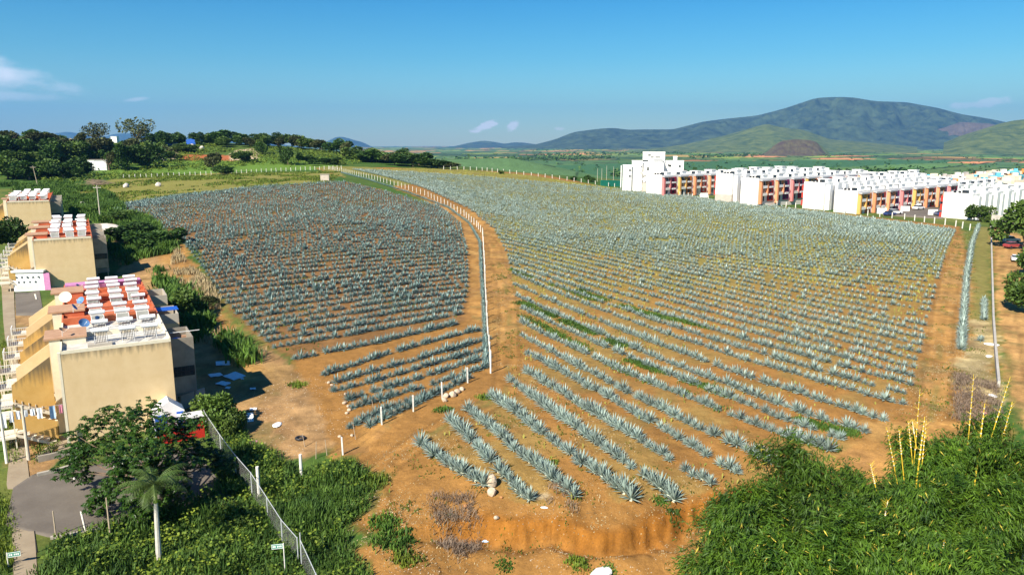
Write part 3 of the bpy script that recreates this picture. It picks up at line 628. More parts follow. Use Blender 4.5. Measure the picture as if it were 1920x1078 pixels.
# ------------------------------------------------------------------ blades, leaves, weeds
def blades(name, x, y, h, w, mm, label, cat, per=5, lean=.5, z=None, kind='stuff', parent=None, spread=.25):
    n = len(x); x = np.repeat(x, per) + rng.normal(0, spread, n*per); y = np.repeat(y, per) + rng.normal(0, spread, n*per)
    h = np.repeat(h, per) * rng.uniform(.5, 1.15, n*per); a = rng.uniform(0, 6.283, n*per); ln = rng.uniform(0, lean, n*per) * h
    g = ground(x, y) if z is None else np.repeat(z, per); w = w * rng.uniform(.6, 1.4, n*per)
    dx, dy = np.cos(a), np.sin(a); b = np.c_[x, y, g - .03]; s = np.c_[-dy, dx, 0*dx] * w[:, None]
    mid = b + np.c_[dx*ln*.35, dy*ln*.35, h*.62]; tip = b + np.c_[dx*ln, dy*ln, h*.95]
    V = np.stack([b - s*.6, b + s*.6, mid + s, mid - s, tip], 1).reshape(-1, 3); o = np.arange(n*per)[:, None] * 5
    Fc = np.concatenate([o + [0,1,2], o + [0,2,3], o + [3,2,4]]); ob = link(name, np_mesh(name, V, Fc, mm), parent)
    if kind: tag(ob, label, cat, kind=kind)
    return ob
def leafquads(P, size, elong=1.0, droop=None, flat=.5, outw=None):
    """leaf-sized quads at the points P"""
    n = len(P); size = np.broadcast_to(size, (n,)) * rng.uniform(.7, 1.3, n)
    d_ = rng.normal(0, 1, (n, 3)); d_[:, 2] *= flat
    if outw is not None: d_ += outw * 1.2
    if droop: d_[:, 2] -= droop
    d_ /= np.linalg.norm(d_, axis=1)[:, None]; up = rng.normal(0, .45, (n, 3)); up[:, 2] += 1; s = np.cross(d_, up); s /= np.linalg.norm(s, axis=1)[:, None] + 1e-9
    L_ = d_ * (size * elong)[:, None]; S_ = s * (size * .5)[:, None]
    V = np.stack([P, P + L_*.5 + S_, P + L_, P + L_*.5 - S_], 1).reshape(-1, 3); o = np.arange(n)[:, None] * 4
    return V, np.concatenate([o + [0,1,2], o + [0,2,3]])
m_grass = mat('grass_blade', (.020,.062,.008), col2=(.105,.190,.022), scale=.45, rough=.7, rand=.45, translucent=.12)
m_weedy = mat('weed_leaf', (.025,.072,.010), col2=(.19,.235,.020), scale=.35, rough=.7, rand=.5, translucent=.12)
m_dry = mat('dry_stalk', (.30,.22,.12), col2=(.46,.37,.20), scale=.5, rough=.9, rand=.3)
m_brush = mat('dead_brush', (.15,.105,.075), col2=(.27,.20,.14), scale=.5, rough=.95, rand=.35)
m_olive = mat('olive_weed', (.15,.17,.03), col2=(.32,.29,.06), scale=.1, rough=.85, rand=.35)
def scatter(polys, dens, thr=None, nscale=4.0, seed=0, worldp=False):
    xs, ys = [], []
    for p in polys:
        W = p if worldp else poly_world(p); x0, y0 = W.min(0); x1, y1 = W.max(0); n = int((x1-x0) * (y1-y0) * dens)
        x = rng.uniform(x0, x1, n); y = rng.uniform(y0, y1, n); m = inside(x, y, W)
        if thr is not None: m &= fbm(x / nscale, y / nscale, 3, seed) > thr
        xs.append(x[m]); ys.append(y[m])
    return np.concatenate(xs), np.concatenate(ys)
# tall weeds in the bottom left
WEED = [[(110,1012),(350,950),(415,905),(372,775),(395,760),(440,790),(470,835),(560,885),(655,865),(700,900),(690,950),(640,1000),(690,1078),(690,1180),(0,1180),(70,1078)]]
hgt = lambda x, y, a, b, s=3: a + b * fbm(x / 2.2, y / 2.2, 3, s)
x, y = scatter(WEED, 14); blades('tall_weeds', x, y, hgt(x, y, .1, 1.5), .035, m_grass, 'tall dark green weeds and grass below the parking lot', 'weeds', per=5, lean=.8)
x, y = scatter(WEED, 9, .50, 2.5, 5)
PZs = ground(x, y) + rng.uniform(.1, 1.1, len(x)) * hgt(x, y, .2, 1.2)
V, Fc = leafquads(np.repeat(np.c_[x, y, PZs], 3, 0) + rng.normal(0, .14, (3*len(x), 3)), .20, 1.1, flat=.35)
tag(link('broadleaf_weeds', np_mesh('broadleaf_weeds', V, Fc, m_weedy)), 'yellow-green broad leaved weeds below the parking lot', 'weeds', kind='stuff')
SIDE = [[(-40,1078),(-20,930),(8,925),(24,985),(22,1078)], [(66,838),(108,820),(110,842),(68,866)], [(8,640),(13,640),(17,735),(24,800),(40,865),(22,868),(10,800),(6,720)]]
x, y = scatter(SIDE, 25); blades('verge_grass', x, y, hgt(x, y, .15, .5), .03, m_weedy, 'grass strip and weeds along the walkway', 'grass', per=4)
# green scrub along the buildings
SCR = [[(200,420),(250,400),(300,428),(330,470),(300,520),(240,500),(205,470)], [(225,412),(275,405),(320,450),(318,480),(250,478)], [(290,525),(345,530),(375,570),(400,610),(360,650),(310,610)],
       [(120,345),(210,365),(235,395),(190,420),(120,395)], [(415,625),(460,645),(490,680),(450,690),(410,650)], [(345,600),(380,590),(400,615),(380,640)], [(0,345),(120,345),(120,385),(0,352)]]
x, y = scatter(SCR, 4.2, .47, 8, 88); blades('scrub', x, y, hgt(x, y, .3, 2.6, 8), .09, m_grass, 'green scrub growing behind the ochre buildings', 'scrub', per=6, lean=.8, spread=.5)
EDGE = [[(300,520),(420,560),(440,620),(520,680),(560,735),(520,735),(420,690),(330,600)]]
x, y = scatter(EDGE, 2.0, .57, 5, 6); blades('dry_grass', x, y, hgt(x, y, .2, .9), .04, m_dry, 'dry straw coloured grass on the slope beside the left plot', 'grass', per=7)
x, y = scatter([[(330,470),(400,540),(420,600),(380,600),(320,500)]], 4, .42, 4, 7); blades('dry_grass', x, y, hgt(x, y, .3, 1.5), .05, m_dry, 'pale dry grass above the green scrub', 'grass', per=7)
HS = [[(0,330),(160,345),(330,322),(340,300),(300,268),(0,258)], [(330,322),(640,312),(700,300),(640,288),(560,279),(330,272)]]
x, y = scatter(HS, .11, .40, 25, 31); V, Fc = leafquads(np.repeat(np.c_[x, y, ground(x, y)], 12, 0) + rng.normal(0, .8, (12*len(x), 3)) * [1, 1, .5] + [0, 0, .7], .7, 1.1, flat=.5)
tag(link('hill_scrub', np_mesh('hill_scrub', V, Fc, m_weedy)), 'low green scrub covering the left hill', 'scrub', kind='stuff')
x, y = scatter([[(120,372),(200,340),(260,325),(640,322),(620,342),(420,358),(250,378),(160,384)]], .5, .46, 12, 32); blades('meadow_scrub', x, y, hgt(x, y, .2, .9), .14, m_weedy, 'low weeds in the olive meadow behind the left plot', 'weeds', per=6, spread=.6)
Wl = poly_world([(205,386),(300,374),(450,354),(650,341),(740,362),(820,392),(860,430),(878,540),(870,600),(700,640),(560,675),(500,645),(440,590),(400,530),(370,470),(300,415)]); x, y = scatter([Wl], .7, .46, 9, 35, worldp=True); blades('plot_weeds', x, y, hgt(x, y, .15, .35), .07, m_grass, 'dark green weeds between the agaves of the left plot', 'weeds', per=3, spread=.5)
# weeds in the big field: tufts under the rows, thick on the far slope
Wf = RFW; x, y = scatter([Wf], 1.0, worldp=True); dist = y; keep = rng.random(len(x)) < np.clip((dist - 60) / 120, .10, .9) * smooth(.28, .55, fbm(x / 9, y / 9, 3, 33))
x, y = x[keep], y[keep]; blades('field_weeds', x, y, hgt(x, y, .15, .55), .07, m_olive, 'olive weeds between the agave rows on the far slope', 'weeds', per=3, spread=.5)
G = []
for a, b in (([(979,592),(1060,634),(1180,700),(1290,741),(1420,800),(1560,842)], 1.0), ([(975,568),(1080,612),(1170,650)], .8), ([(1150,665),(1300,718),(1460,775),(1600,815)], .8), ([(1085,545),(1200,585),(1330,615)], .5), ([(955,505),(1100,560),(1260,600)], .35)):
    q = np.array(a, float); tt = np.linspace(0, 1, 300); t = np.linspace(0, 1, len(a)); xx, yy, zz = hit(np.interp(tt, t, q[:, 0]), np.interp(tt, t, q[:, 1]))
    m = rng.random(300) < b * 1.3; k = fbm(xx / 4, yy / 4, 2, 7) > .38; m &= k; G.append(np.c_[xx[m], yy[m]])
G = np.concatenate(G); G = np.repeat(G, 5, 0) + rng.normal(0, .42, (len(G) * 5, 2))
blades('row_grass', G[:, 0], G[:, 1], hgt(G[:, 0], G[:, 1], .15, .45), .05, m_grass, 'bright grass growing along some agave rows', 'grass', per=4)
# sparse tufts on bare soil
BARE = [[(640,880),(920,745),(990,700),(1380,930),(1300,1000),(900,1000),(700,1000)], [(1660,800),(1740,620),(1790,440),(1815,430),(1850,640),(1850,780)], [(920,480),(960,500),(985,690),(935,690)], [(640,900),(900,990),(1290,1000),(1310,1078),(640,1078)]]
x, y = scatter(BARE, 1.2, .56, 3.0, 14); blades('soil_tufts', x, y, hgt(x, y, .05, .35), .04, m_weedy, 'small green tufts scattered on the bare soil', 'grass', per=6, spread=.18)
x, y = scatter(BARE, 5, .46, 4.0, 15); blades('soil_straw', x, y, hgt(x, y, .03, .14), .035, m_dry, 'dry straw lying on the bare soil', 'straw', per=3, lean=2.2, spread=.3)
for pts, th in (([(800,930),(880,930),(905,1000),(860,1035),(820,1000)], .3), ([(1790,700),(1870,720),(1880,800),(1790,790)], .35), ([(990,925),(1060,905),(1080,960),(1000,960)], .55)):
    x, y = scatter([pts], 16, th, 2, 9); blades('dead_brush', x, y, hgt(x, y, .15, .7), .018, m_brush, 'grey-brown dead brush ' + {.3: 'at the left end of the cut bank', .35: 'beside the white wall rubble', .55: 'above the cut bank'}[th], 'brush', per=7, lean=1.5)
# green patches (one clump each)
for k, (px, py, w) in enumerate([(740,1012,1.5),(765,1045,1.0),(720,980,1.2),(690,905,1.6),(945,1045,.5),(1085,1040,.8),(1142,1052,.5),(1265,962,.5),(820,852,.6),(912,745,.9),(830,770,.8),(560,722,.9),(1240,940,.5),(1035,868,.5)]):
    X_, Y_, Z_ = H(px, py); n = int(60 * w * w) + 20; r_ = np.sqrt(rng.random(n)) * w; a = rng.uniform(0, 6.28, n)
    blades('grass_clump', X_ + r_*np.cos(a), Y_ + r_*np.sin(a)*.8, np.full(n, .25 + .18*w) * rng.uniform(.4, 1.1, n), .05, m_weedy if k % 2 else m_grass, 'green weed patch number', 'weeds', per=5, kind=None)
    tag(COL.objects[-1], None)
    o = COL.objects[-1]; tag(o, ['bushy weed patch on the slope left of the bank','small yellowish weed patch below the bushy one at the frame bottom','low weed patch at the edge of the green slope','weed patch on bare soil right of the tall weeds','small tuft below the crumbling bank, left one','low green tuft below the bank beside the pale rubbish','tiny bright tuft right of the pale rubbish','green tuft at the right end of the bank',
        'tuft left of the short front row','grass patch beside the tall corner post','grass patch outside the leaning posts','grass patch on the rubble left of the lower plot','tuft beside the last plant of the front rows','tuft between the front rows'][k], 'weeds', 'green patches on bare soil', 'stuff')

# ------------------------------------------------------------------ trees
m_bark = mat('bark', (.16,.11,.075), var=.3, scale=3, rough=.95)
def leafm(name, a, b, sc=.25): return mat(name, a, col2=b, scale=sc, rough=.65, rand=.45, translucent=.10)
m_l1 = leafm('leaf_dark', (.022,.060,.010), (.080,.150,.022)); m_l2 = leafm('leaf_mid', (.045,.095,.014), (.130,.190,.030)); m_l3 = leafm('leaf_olive', (.070,.085,.026), (.125,.135,.045)); m_l4 = leafm('leaf_light', (.06,.13,.018), (.15,.22,.035))
def crown_points(seed, n, lobes=7, rx=1.0, rz=.75):
    r_ = np.random.default_rng(seed); C_ = np.c_[r_.normal(0, .42, lobes), r_.normal(0, .42, lobes), r_.uniform(-.35, .5, lobes)]; S_ = r_.uniform(.30, .52, lobes)
    k = r_.integers(0, lobes, n); d_ = r_.normal(0, 1, (n, 3)); d_ /= np.linalg.norm(d_, axis=1)[:, None]; d_[:, 2] = d_[:, 2] * .95 + .05
    rad = S_[k] * (r_.random(n) ** .28); P_ = C_[k] + d_ * rad[:, None]; return P_ * [rx, rx, rz], d_
def tree_proto(seed, mm, n=3000, leaf=.125, rx=1.0, rz=.75, lobes=7, trunk=.5, name='tree'):
    """unit tree: crown of radius about one on a trunk reaching below"""
    P_, d_ = crown_points(seed, n, lobes, rx, rz); V, Fc = leafquads(P_ + [0, 0, .55], leaf, 1.1, outw=d_, flat=.7)
    t = MB(); rr = random.Random(seed); t.tube((0, 0, -trunk), (.03, 0, .25), .055, 6, .04)
    for q in range(5):
        a = q * 1.3 + rr.random(); t.tube((.02, 0, .05 + .05*q), (.45*math.cos(a), .45*math.sin(a), .55 + rr.random()*.3), .028, 5, .01)
    return np_mesh('crown', V, Fc, mm), t.mesh('trunk', m_bark)
PROTO = {'dark': [tree_proto(s, m_l1) for s in (1, 2, 3)], 'mid': [tree_proto(s, m_l2) for s in (4, 5, 6)], 'olive': [tree_proto(s, m_l3, 2200) for s in (7, 8)],
         'light': [tree_proto(s, m_l4) for s in (9, 10)], 'open': [tree_proto(s, m_l3, 1500, .11, 1.1, 1.0, 9) for s in (12, 13)]}
def put_tree(px, py, wpx, hpx, kind, label, group=None, seed=0, Y=None, name='tree', cat='tree', rnd=None):
    if Y is None: X_, Y_, Z_ = H(px, py)
    else:
        a, b, c = at_y(px, py, Y); X_, Y_, Z_ = float(a), float(Y), float(ground(np.array([float(a)]), np.array([float(Y)]))[0])
    zc = Y_ * CP + (H0 - Z_) * SP; w = wpx * zc / F / 2; h = hpx * zc / F; w *= 1.3; h *= 1.1
    if Y is not None: h = max(h, float(c) - Z_ + h) if float(c) > Z_ else h
    cr, tr = PROTO[kind][seed % len(PROTO[kind])]
    o = empty(name, (X_, Y_, Z_), seed * 1.7); s_ = h / 1.0
    k_ = .12 if name in ('bush', 'shrub') else .2
    zs = h * (1.02 - k_) / 1.08
    c_ = link('crown', cr, o); c_.location = (0, 0, h * k_ - zs * (.2 if name in ('bush', 'shrub') else .08)); c_.scale = (w * 1.0, w * 1.0, zs); t_ = link('trunk', tr, o); t_.location = c_.location; t_.scale = (min(w, h), min(w, h), zs)
    tag(o, label, cat, group); return o
HILL = [ # px, base py, width, height, kind, words
 (258,272,44,36,'open','tall airy tree rising highest above the left hill'), (182,278,34,34,'open','open crowned tree right of the blue ridge gap'), (150,280,24,26,'olive','greyish slim tree beside the open crowned tree'),
 (335,272,30,22,'dark','flat topped dark tree left of the blue water tank'), (308,274,32,22,'dark','round dark tree just right of the tall airy tree'), (365,272,26,20,'dark','round dark tree at the end of the dark pair'),
 (415,272,52,26,'dark','broad dome shaped tree on the hill crest'), (392,272,24,16,'mid','smaller green tree touching the broad dome tree'), (460,272,34,18,'dark','low dark tree right of the broad dome tree'), (492,274,30,22,'dark','dark bushy tree at the middle of the crest line'),
 (522,276,30,22,'dark','pointed dark tree at the middle of the crest line'), (565,280,34,20,'mid','green tree on the falling crest'), (600,284,30,18,'olive','olive bush tree low on the crest'), (632,288,34,22,'dark','dark round tree at the right end of the crest'),
 (665,298,40,20,'mid','green bushes below the small blue hill'), (705,305,50,22,'dark','dark thicket tree left of the field crest'), (740,310,44,20,'olive','brownish green thicket tree at the field crest'), (775,313,50,22,'dark','last dark tree before the plain opens'), (820,316,50,16,'dark','low dark tree just behind the crest fence posts'), (860,318,40,12,'olive','low scrubby tree behind the crest fence posts'),
 (190,300,54,34,'olive','grey-green round tree behind the white ruin'), (232,292,38,28,'olive','rounded olive tree in front of the tall airy tree'), (255,298,26,22,'olive','small rounded olive tree beside the dark pair'),
 (240,318,42,40,'dark','large dark tree right of the white ruin'), (280,316,48,44,'dark','large dark tree with lower crown at the bright grass edge'), (205,320,44,34,'olive','yellowish green bush tree hiding the ruin corner'),
 (298,290,24,22,'mid','green tree above the large dark tree'), (320,302,30,14,'mid','low green bush right of the large dark tree'), (345,285,40,10,'mid','flat green bush in front of the red earth bank'),
 (540,310,24,30,'dark','column shaped dark tree on the grassy slope'), (492,290,22,22,'dark','solitary dark tree right of the pale earth cut'), (455,305,34,18,'mid','bushy tree below the pale earth cut'), (400,318,32,26,'olive','thin leaved tree at the bright grass field'), (418,328,34,16,'dark','dark bush leaning over the post fence'),
 (580,308,20,14,'dark','dark bush left of the crest fence corner'), (605,309,36,12,'dark','wide low dark bush left of the crest fence corner'),
 (60,262,30,18,'dark','flat dark tree on the top of the left hill'), (20,275,50,26,'olive','brownish tree at the upper left edge'), (75,280,50,26,'olive','brownish tree below the hill top'), (115,285,46,22,'olive','brownish tree on the slope of the left hill'),
 (20,305,60,40,'dark','very dark tree at the left edge'), (60,310,60,44,'dark','very dark tree second from the left edge'), (95,312,50,38,'dark','very dark tree left of the pole on the hill'), (130,305,50,34,'mid','green tree beside the pole on the hill'),
 (15,335,60,36,'mid','green tree low at the left edge'), (55,338,50,34,'dark','dark tree above the roofs with water tanks'), (90,335,44,30,'mid','green tree above the third ochre building'), (120,338,40,28,'dark','dark tree behind the leaning utility pole'), (150,330,40,30,'dark','dark leafy tree left of the brush heap'),
 (40,318,44,30,'mid','mid green tree among the very dark ones'), (170,305,26,20,'dark','dark tree behind the white ruin'), (105,300,30,20,'mid','green bush below the brownish slope trees')]
for k, (a, b, w, h, kd, l) in enumerate(HILL): put_tree(a, b, w, h, kd, l, 'trees on the left hill', k)
for k, (a, b, w, h, kd, l) in enumerate([(300,420,70,24,'mid','x'),(330,610,50,60,'mid','x'),(1410,376,22,12,'mid','bush at the foot of the white wall, middle of the housing'),(1237,355,14,10,'mid','bush before the first coloured front'),
      (1837,416,34,30,'mid','round green bush at the corner of the big white block'),(1663,394,12,14,'light','yellow-green small tree between parked cars'),(1075,338,14,8,'dark','dark bush left of the green netting'),(1105,341,16,11,'dark','dark tree touching the green netting'),(940,327,8,7,'mid','small tree on the plain behind the crest')]):
    if l == 'x': continue
    put_tree(a, b, w, h, kd, l, None, k, name='bush', cat='bush')
for k, (a, b, w, h, kd, l) in enumerate([(1918,468,66,72,'mid','large leafy tree over the parked cars at the right edge'),(1936,520,66,60,'light','light green tree below the parked cars at the right edge'),(1932,585,66,70,'mid','dark green tree at the right edge, lowest of the three')]):
    put_tree(a, b, w, h, kd, l, 'trees along the dirt road', k)
put_tree(22,478,60,58,'dark','dark round tree beside the stairs of the second ochre building', None, 1)
for k, (a, b, w, h, kd, l) in enumerate([(235,560,34,30,'mid','leafy bush beside the pink end wall'),(255,445,70,26,'dark','spreading dark green shrub mound right of the white boulder'),(290,462,60,30,'dark','dark shrub mound at the slope foot'),(345,600,60,50,'mid','tall green shrub between the rear bays'),(318,625,34,50,'dark','dark shrub against the rear wall'),
      (225,415,50,20,'mid','grassy green mound at the utility pole'),(405,800,60,56,'light','light green shrub growing through the wire fence'),(440,812,40,40,'mid','green shrub right of the wire fence'),(395,575,36,20,'olive','thin shrub at the plot corner')]):
    put_tree(a, b, w, h, kd, l, 'shrubs behind the ochre buildings', k, name='shrub', cat='shrub')
rr = random.Random(77); HW = [(0,266,340,345,40),(340,270,700,284,16),(640,296,840,314,14)]
for (x0, y0, x1, y1, n) in HW:
    for k in range(n):
        px = rr.uniform(x0, x1); py = y0 + (y1 - y0) * (rr.random() if x0 == 0 else (px - x0) / (x1 - x0)) + rr.uniform(-3, 3)
        if x0 == 0 and (px > 180 and py > 312 or px > 150 and py > 300 and px < 200): continue
        put_tree(px, py, rr.uniform(18, 38), rr.uniform(12, 22), rr.choice(['dark', 'dark', 'mid', 'olive', 'mid']), 'one of the many trees crowding the upper left hill' if x0 == 0 else ('low tree filling the crest line of the left hill' if x0 == 340 else 'low tree of the thicket left of the field crest'), 'trees filling the left hill' if x0 == 0 else ('trees filling the crest line' if x0 == 340 else 'trees of the thicket'), rr.randrange(6))
# woods and hedges of the plain, read as masses
def plain_trees():
    xs, ys, ss = [], [], []
    for (x0, y0, x1, y1, n, s) in [(1250,333,1560,333,300,7),(1560,333,1700,327,200,7),(1500,330,1640,331,160,7),(1150,331,1250,331,60,6),(860,303,1150,297,260,8),(1000,292,1300,288,200,8),(800,306,900,303,60,7),(1290,296,1430,291,110,8),(1620,285,1680,283,70,8),(1690,281,1900,272,110,9),(1000,282,1250,279,120,8),(1300,285,1400,276,60,7),(1540,293,1600,292,30,6)]:
        t = rng.random(n); px = x0 + (x1 - x0) * t + rng.normal(0, 3, n); py = y0 + (y1 - y0) * t + rng.normal(0, 1.2, n); x, y = at_z(px, py, PLAIN); xs.append(x); ys.append(y); ss.append(np.full(n, s * 1.0))
    px = rng.uniform(830, 1915, 420); py = rng.uniform(279, 330, 420); x, y = at_z(px, py, PLAIN); xs.append(x); ys.append(y); ss.append(np.full(420, 5.0))
    x, y, s = map(np.concatenate, (xs, ys, ss)); ok = (y > 500) & (y < 20000); x, y, s = x[ok], y[ok], s[ok]; z = ground(x, y); n = len(x); per = 10
    P_ = np.repeat(np.c_[x, y, z], per, 0); S_ = np.repeat(s * rng.uniform(.6, 1.5, n), per); P_ = P_ + rng.normal(0, .35, P_.shape) * S_[:, None]; P_[:, 2] = np.repeat(z, per) + np.abs(rng.normal(.45, .3, n*per)) * S_
    V, Fc = leafquads(P_, S_ * .75, 1.1, flat=.4); tag(link('plain_woods', np_mesh('plain_woods', V, Fc, m_l1)), 'dark hedges, tree lines and lone trees across the plain', 'woods', kind='stuff')
plain_trees()
# ------------------------------------------------------------------ the ochre housing blocks on the left
m_och = mat('ochre_render', (.64,.46,.245), col2=(.71,.53,.30), scale=.8, rough=.9, bump=.15, bscale=6, streak=(9.2, 2.2, 1.3))
m_och2 = mat('ochre_stair', (.52,.30,.080), col2=(.60,.37,.12), scale=1.0, rough=.9, streak=(7.5, 3.5, 1.6))
m_cream = mat('cream_trim', (.74,.66,.50), var=.08, scale=2)
m_roofw = mat('roof_whitewash', (.70,.66,.58), col2=(.42,.38,.32), scale=.9, rough=.9)
m_roofr = mat('roof_red', (.44,.095,.035), col2=(.56,.17,.075), scale=.8, rough=.9)
m_terra = mat('terracotta_slab', (.38,.215,.125), col2=(.50,.30,.18), scale=1.2, rough=.9)
m_pink = mat('pink_roof', (.52,.22,.40), var=.12, scale=2, rough=.9)
m_glass = mat('window_glass', (.02,.03,.04), rough=.12, var=.3, spec=.6)
m_white = mat('white_paint', (.80,.79,.76), var=.06, scale=2, rough=.6)
m_conc = mat('concrete', (.36,.32,.26), col2=(.46,.41,.33), scale=1.2, rough=.95, bump=.2)
m_concd = mat('concrete_stained', (.20,.175,.14), col2=(.34,.30,.24), scale=.7, rough=.95, bump=.3)
m_tank = mat('tank_white', (.84,.85,.86), var=.03, rough=.35, spec=.5)
m_frame = mat('steel_frame', (.70,.69,.66), var=.08, rough=.5)
m_coll = mat('collector_glass', (.24,.235,.20), col2=(.34,.33,.28), scale=.6, rough=.25, spec=.6)
m_dish = mat('dish_blue', (.10,.22,.42), var=.1, rough=.5); m_dishw = mat('dish_cream', (.80,.72,.58), var=.06, rough=.5)
m_blue = mat('blue_plastic', (.02,.10,.45), var=.2, rough=.5); m_redp = mat('red_paint', (.50,.03,.02), var=.15, rough=.5); m_dark = mat('dark_metal', (.03,.03,.032), var=.3, rough=.5)
m_step = mat('stair_tread', (.70,.62,.48), var=.1)
ANG = R(30.0)
def local(o, a, b, c=0.0):
    ca, sa = math.cos(o.rotation_euler.z), math.sin(o.rotation_euler.z)
    return Vector((o.location.x + a*ca - b*sa, o.location.y + a*sa + b*ca, o.location.z + c))
W_, HH = 9.1, 9.0
def ochre_block(ox, oy, oz, nmod, roofs, label, first=False, pinkend=False, ang=ANG):
    o = empty('apartment_block', (ox, oy, oz), ang); tag(o, label, 'apartment block', 'ochre apartment blocks in a row')
    ML = 12.2; Ln = ML * nmod
    MB().box(0, W_, 0, Ln, -1.5, HH - .35).build('wall', m_och, o)
    # thin cream corner strip at the left and the parapets
    MB().box(-.22, -.003, -.02, .28, 0, HH - .2).build('corner_pilaster', m_cream, o)
    for k in range(nmod):
        y0, y1 = k * ML, (k + 1) * ML; rm = roofs[k]
        MB().box(.15, W_ - .15, y0 + .15, y1 - .05, HH - .347, HH - .28).build('roof', rm, o)
        pm = m_cream if rm is m_roofw else rm
        MB().box(0, .15, y0, y1, HH - .347, HH + .05).box(W_ - .15, W_, y0, y1, HH - .347, HH + .05).build('parapet', pm, o)
        if k == 0: MB().box(.153, W_ - .153, y0, y0 + .15, HH - .347, HH - .05).build('parapet', m_cream, o)
        # cross walls stepping the roof
        if k: MB().box(.153, W_ - .153, y0 - .1, y0 + .1, HH - .347, HH + .45).build('party_wall', pm, o)
        MB().box(.153, W_ - .153, y0 + 5.9, y0 + 6.05, HH - .347, HH + .12).build('party_wall', pm, o)
        # terracotta slabs over the stair landings on the left, with a lower wall
        for q in ((4.2,) if k else (3.4,)):
            MB().box(-1.3, 2.2, y0 + q, y0 + q + 4.0, HH + .25, HH + .42).build('stair_roof', m_terra, o)
            MB().box(-.9, .0 - .003, y0 + q + .1, y0 + q + 3.9, 0, HH + .247).build('stair_tower', m_cream, o)
            MB().box(.2, 2.1, y0 + q + .1, y0 + q + 3.9, HH - .277, HH + .247).build('roof_house', rm if rm is not m_roofw else m_cream, o)
        # roof opening
        MB().box(2.2, 4.2, y0 + 1.0, y0 + 1.9, HH - .277, HH - .02).build('roof_hatch', m_terra if rm is not m_roofw else m_conc, o)
        # windows on the street side
        for lv in range(3):
            for (a, b) in ((1.0, 2.2), (6.2, 7.6)):
                w = MB().box(-.06, .02, y0 + a, y0 + b, 1.0 + lv*2.8, 2.2 + lv*2.8).build('window', m_glass, o)
                f = MB()
                for yy in (a, (a+b)/2, b - .05): f.box(-.09, -.063, y0 + yy, y0 + yy + .05, 1.0 + lv*2.8, 2.2 + lv*2.8)
                f.build('frame', m_white, w)
        # bay on the field side: standing out, open underneath, walled terrace above
        bx = W_ + .003
        bay = MB(); bay.box(bx, bx + 2.25, y0 + 2.4, y0 + 7.4, 2.7, 7.2)
        bay.build('rear_bay', m_concd if k == 0 else m_och, o)
        MB().box(bx, bx + 2.25, y0 + 2.4, y0 + 2.52, 7.203, 8.3).box(bx + 2.13, bx + 2.25, y0 + 2.523, y0 + 7.28, 7.203, 8.3).box(bx, bx + 2.25, y0 + 7.283, y0 + 7.4, 7.203, 8.3).build('terrace_wall', m_conc if k else m_concd, o)
        w = MB().box(bx + .15, bx + 2.15, y0 + 2.34, y0 + 2.41, 4.4, 5.4).build('window', m_glass, o)
        g = MB()
        for q in range(6): g.box(bx + .15 + q * .38, bx + .19 + q * .38, y0 + 2.30, y0 + 2.335, 4.4, 5.4)
        g.box(bx + .15, bx + 2.15, y0 + 2.30, y0 + 2.335, 4.88, 4.92).build('bars', m_dark if k == 0 else m_white, w)
        MB().box(bx + .2, bx + .35, y0 + 2.45, y0 + 2.6, -1.0, 2.697).box(bx + 1.95, bx + 2.1, y0 + 2.45, y0 + 2.6, -1.0, 2.697).build('post', m_concd, o)
        MB().box(bx, bx + 2.4, y0 + 7.9, y0 + 8.0, -.8, 1.8).build('yard_wall', m_conc, o)
    if pinkend: MB().box(.153, W_ - .153, Ln - 2.2, Ln - .06, HH - .277, HH + .30).build('pink_roof_end', m_pink, o)
    # stairs: a flight down from the landing, the landing, a flight up to the top floor
    for k in range(nmod):
        for q, tall in ((1.9 + k * ML, True), (7.9 + k * ML, True)):
            yy = q
            x0, x1 = -4.1, -.9
            # upper parapet leaning up to the building
            MB().prism([(x0, 4.35), (x1 - .003, 2.9), (x1 - .003, 8.1), (x0 + .05, 5.9)][::1], 'y', yy, yy + .14).build('stair_wall', m_och2 if (k + (q > 5)) % 2 == 0 else m_och, o)
            MB().prism([(x0, 3.10), (x1 - .003, 1.55), (x1 - .003, 3.2), (x0 + .05, 4.3)], 'y', yy + 1.5, yy + 1.62).build('stair_wall', m_och, o)
            MB().prism([(x0, 2.2), (x1 - .003, .55), (x1 - .003, 2.2), (x0, 3.75)], 'y', yy - .9, yy - .78).build('stair_wall', m_och2, o)
            s = MB(); s.prism([(x0, 1.35), (x1, -.25), (x1, -.02), (x0, 1.62)], 'y', yy - .93, yy - .03); s.build('stringer', m_step, o)
            for t in range(6):
                xx = x0 + .1 + t * .5; zz = 1.60 - t * .255
                MB().box(xx, xx + .42, yy - .9, yy - .06, zz - .02, zz + .04).build('tread', m_step, o)
            s = MB(); s.prism([(x0, 3.92), (x1, 2.42), (x1, 2.72), (x0, 4.22)], 'y', yy - .02, yy + 1.2); s.build('stringer', m_step, o)
            for t in range(6):
                xx = x0 + .15 + t * .5; MB().box(xx, xx + .06, yy - .07, yy - .025, 4.05 - t * .24, 4.55 - t * .24).build('baluster', m_step, o)
            MB().box(x0 - 2.0, x0 - .003, yy - 1.1, yy + 1.2, 1.25, 1.42).build('landing', m_step, o)
            MB().box(x0 - 1.9, x0 - .006, yy - .9, yy + 1.2, 4.05, 4.2).build('landing', m_step, o)
            b = MB(); b.box(x0 - 1.9, x0 - 1.8, yy - .9, yy + 1.2, 4.203, 5.0)
            for t in range(9): b.box(x0 - 1.78 + t * .2, x0 - 1.75 + t * .2, yy - .9, yy - .85, 4.203, 4.95)
            b.box(x0 - 1.8, x0 - .01, yy - .91, yy - .84, 4.953, 5.0); b.build('railing', m_frame, o)
            p_ = MB()
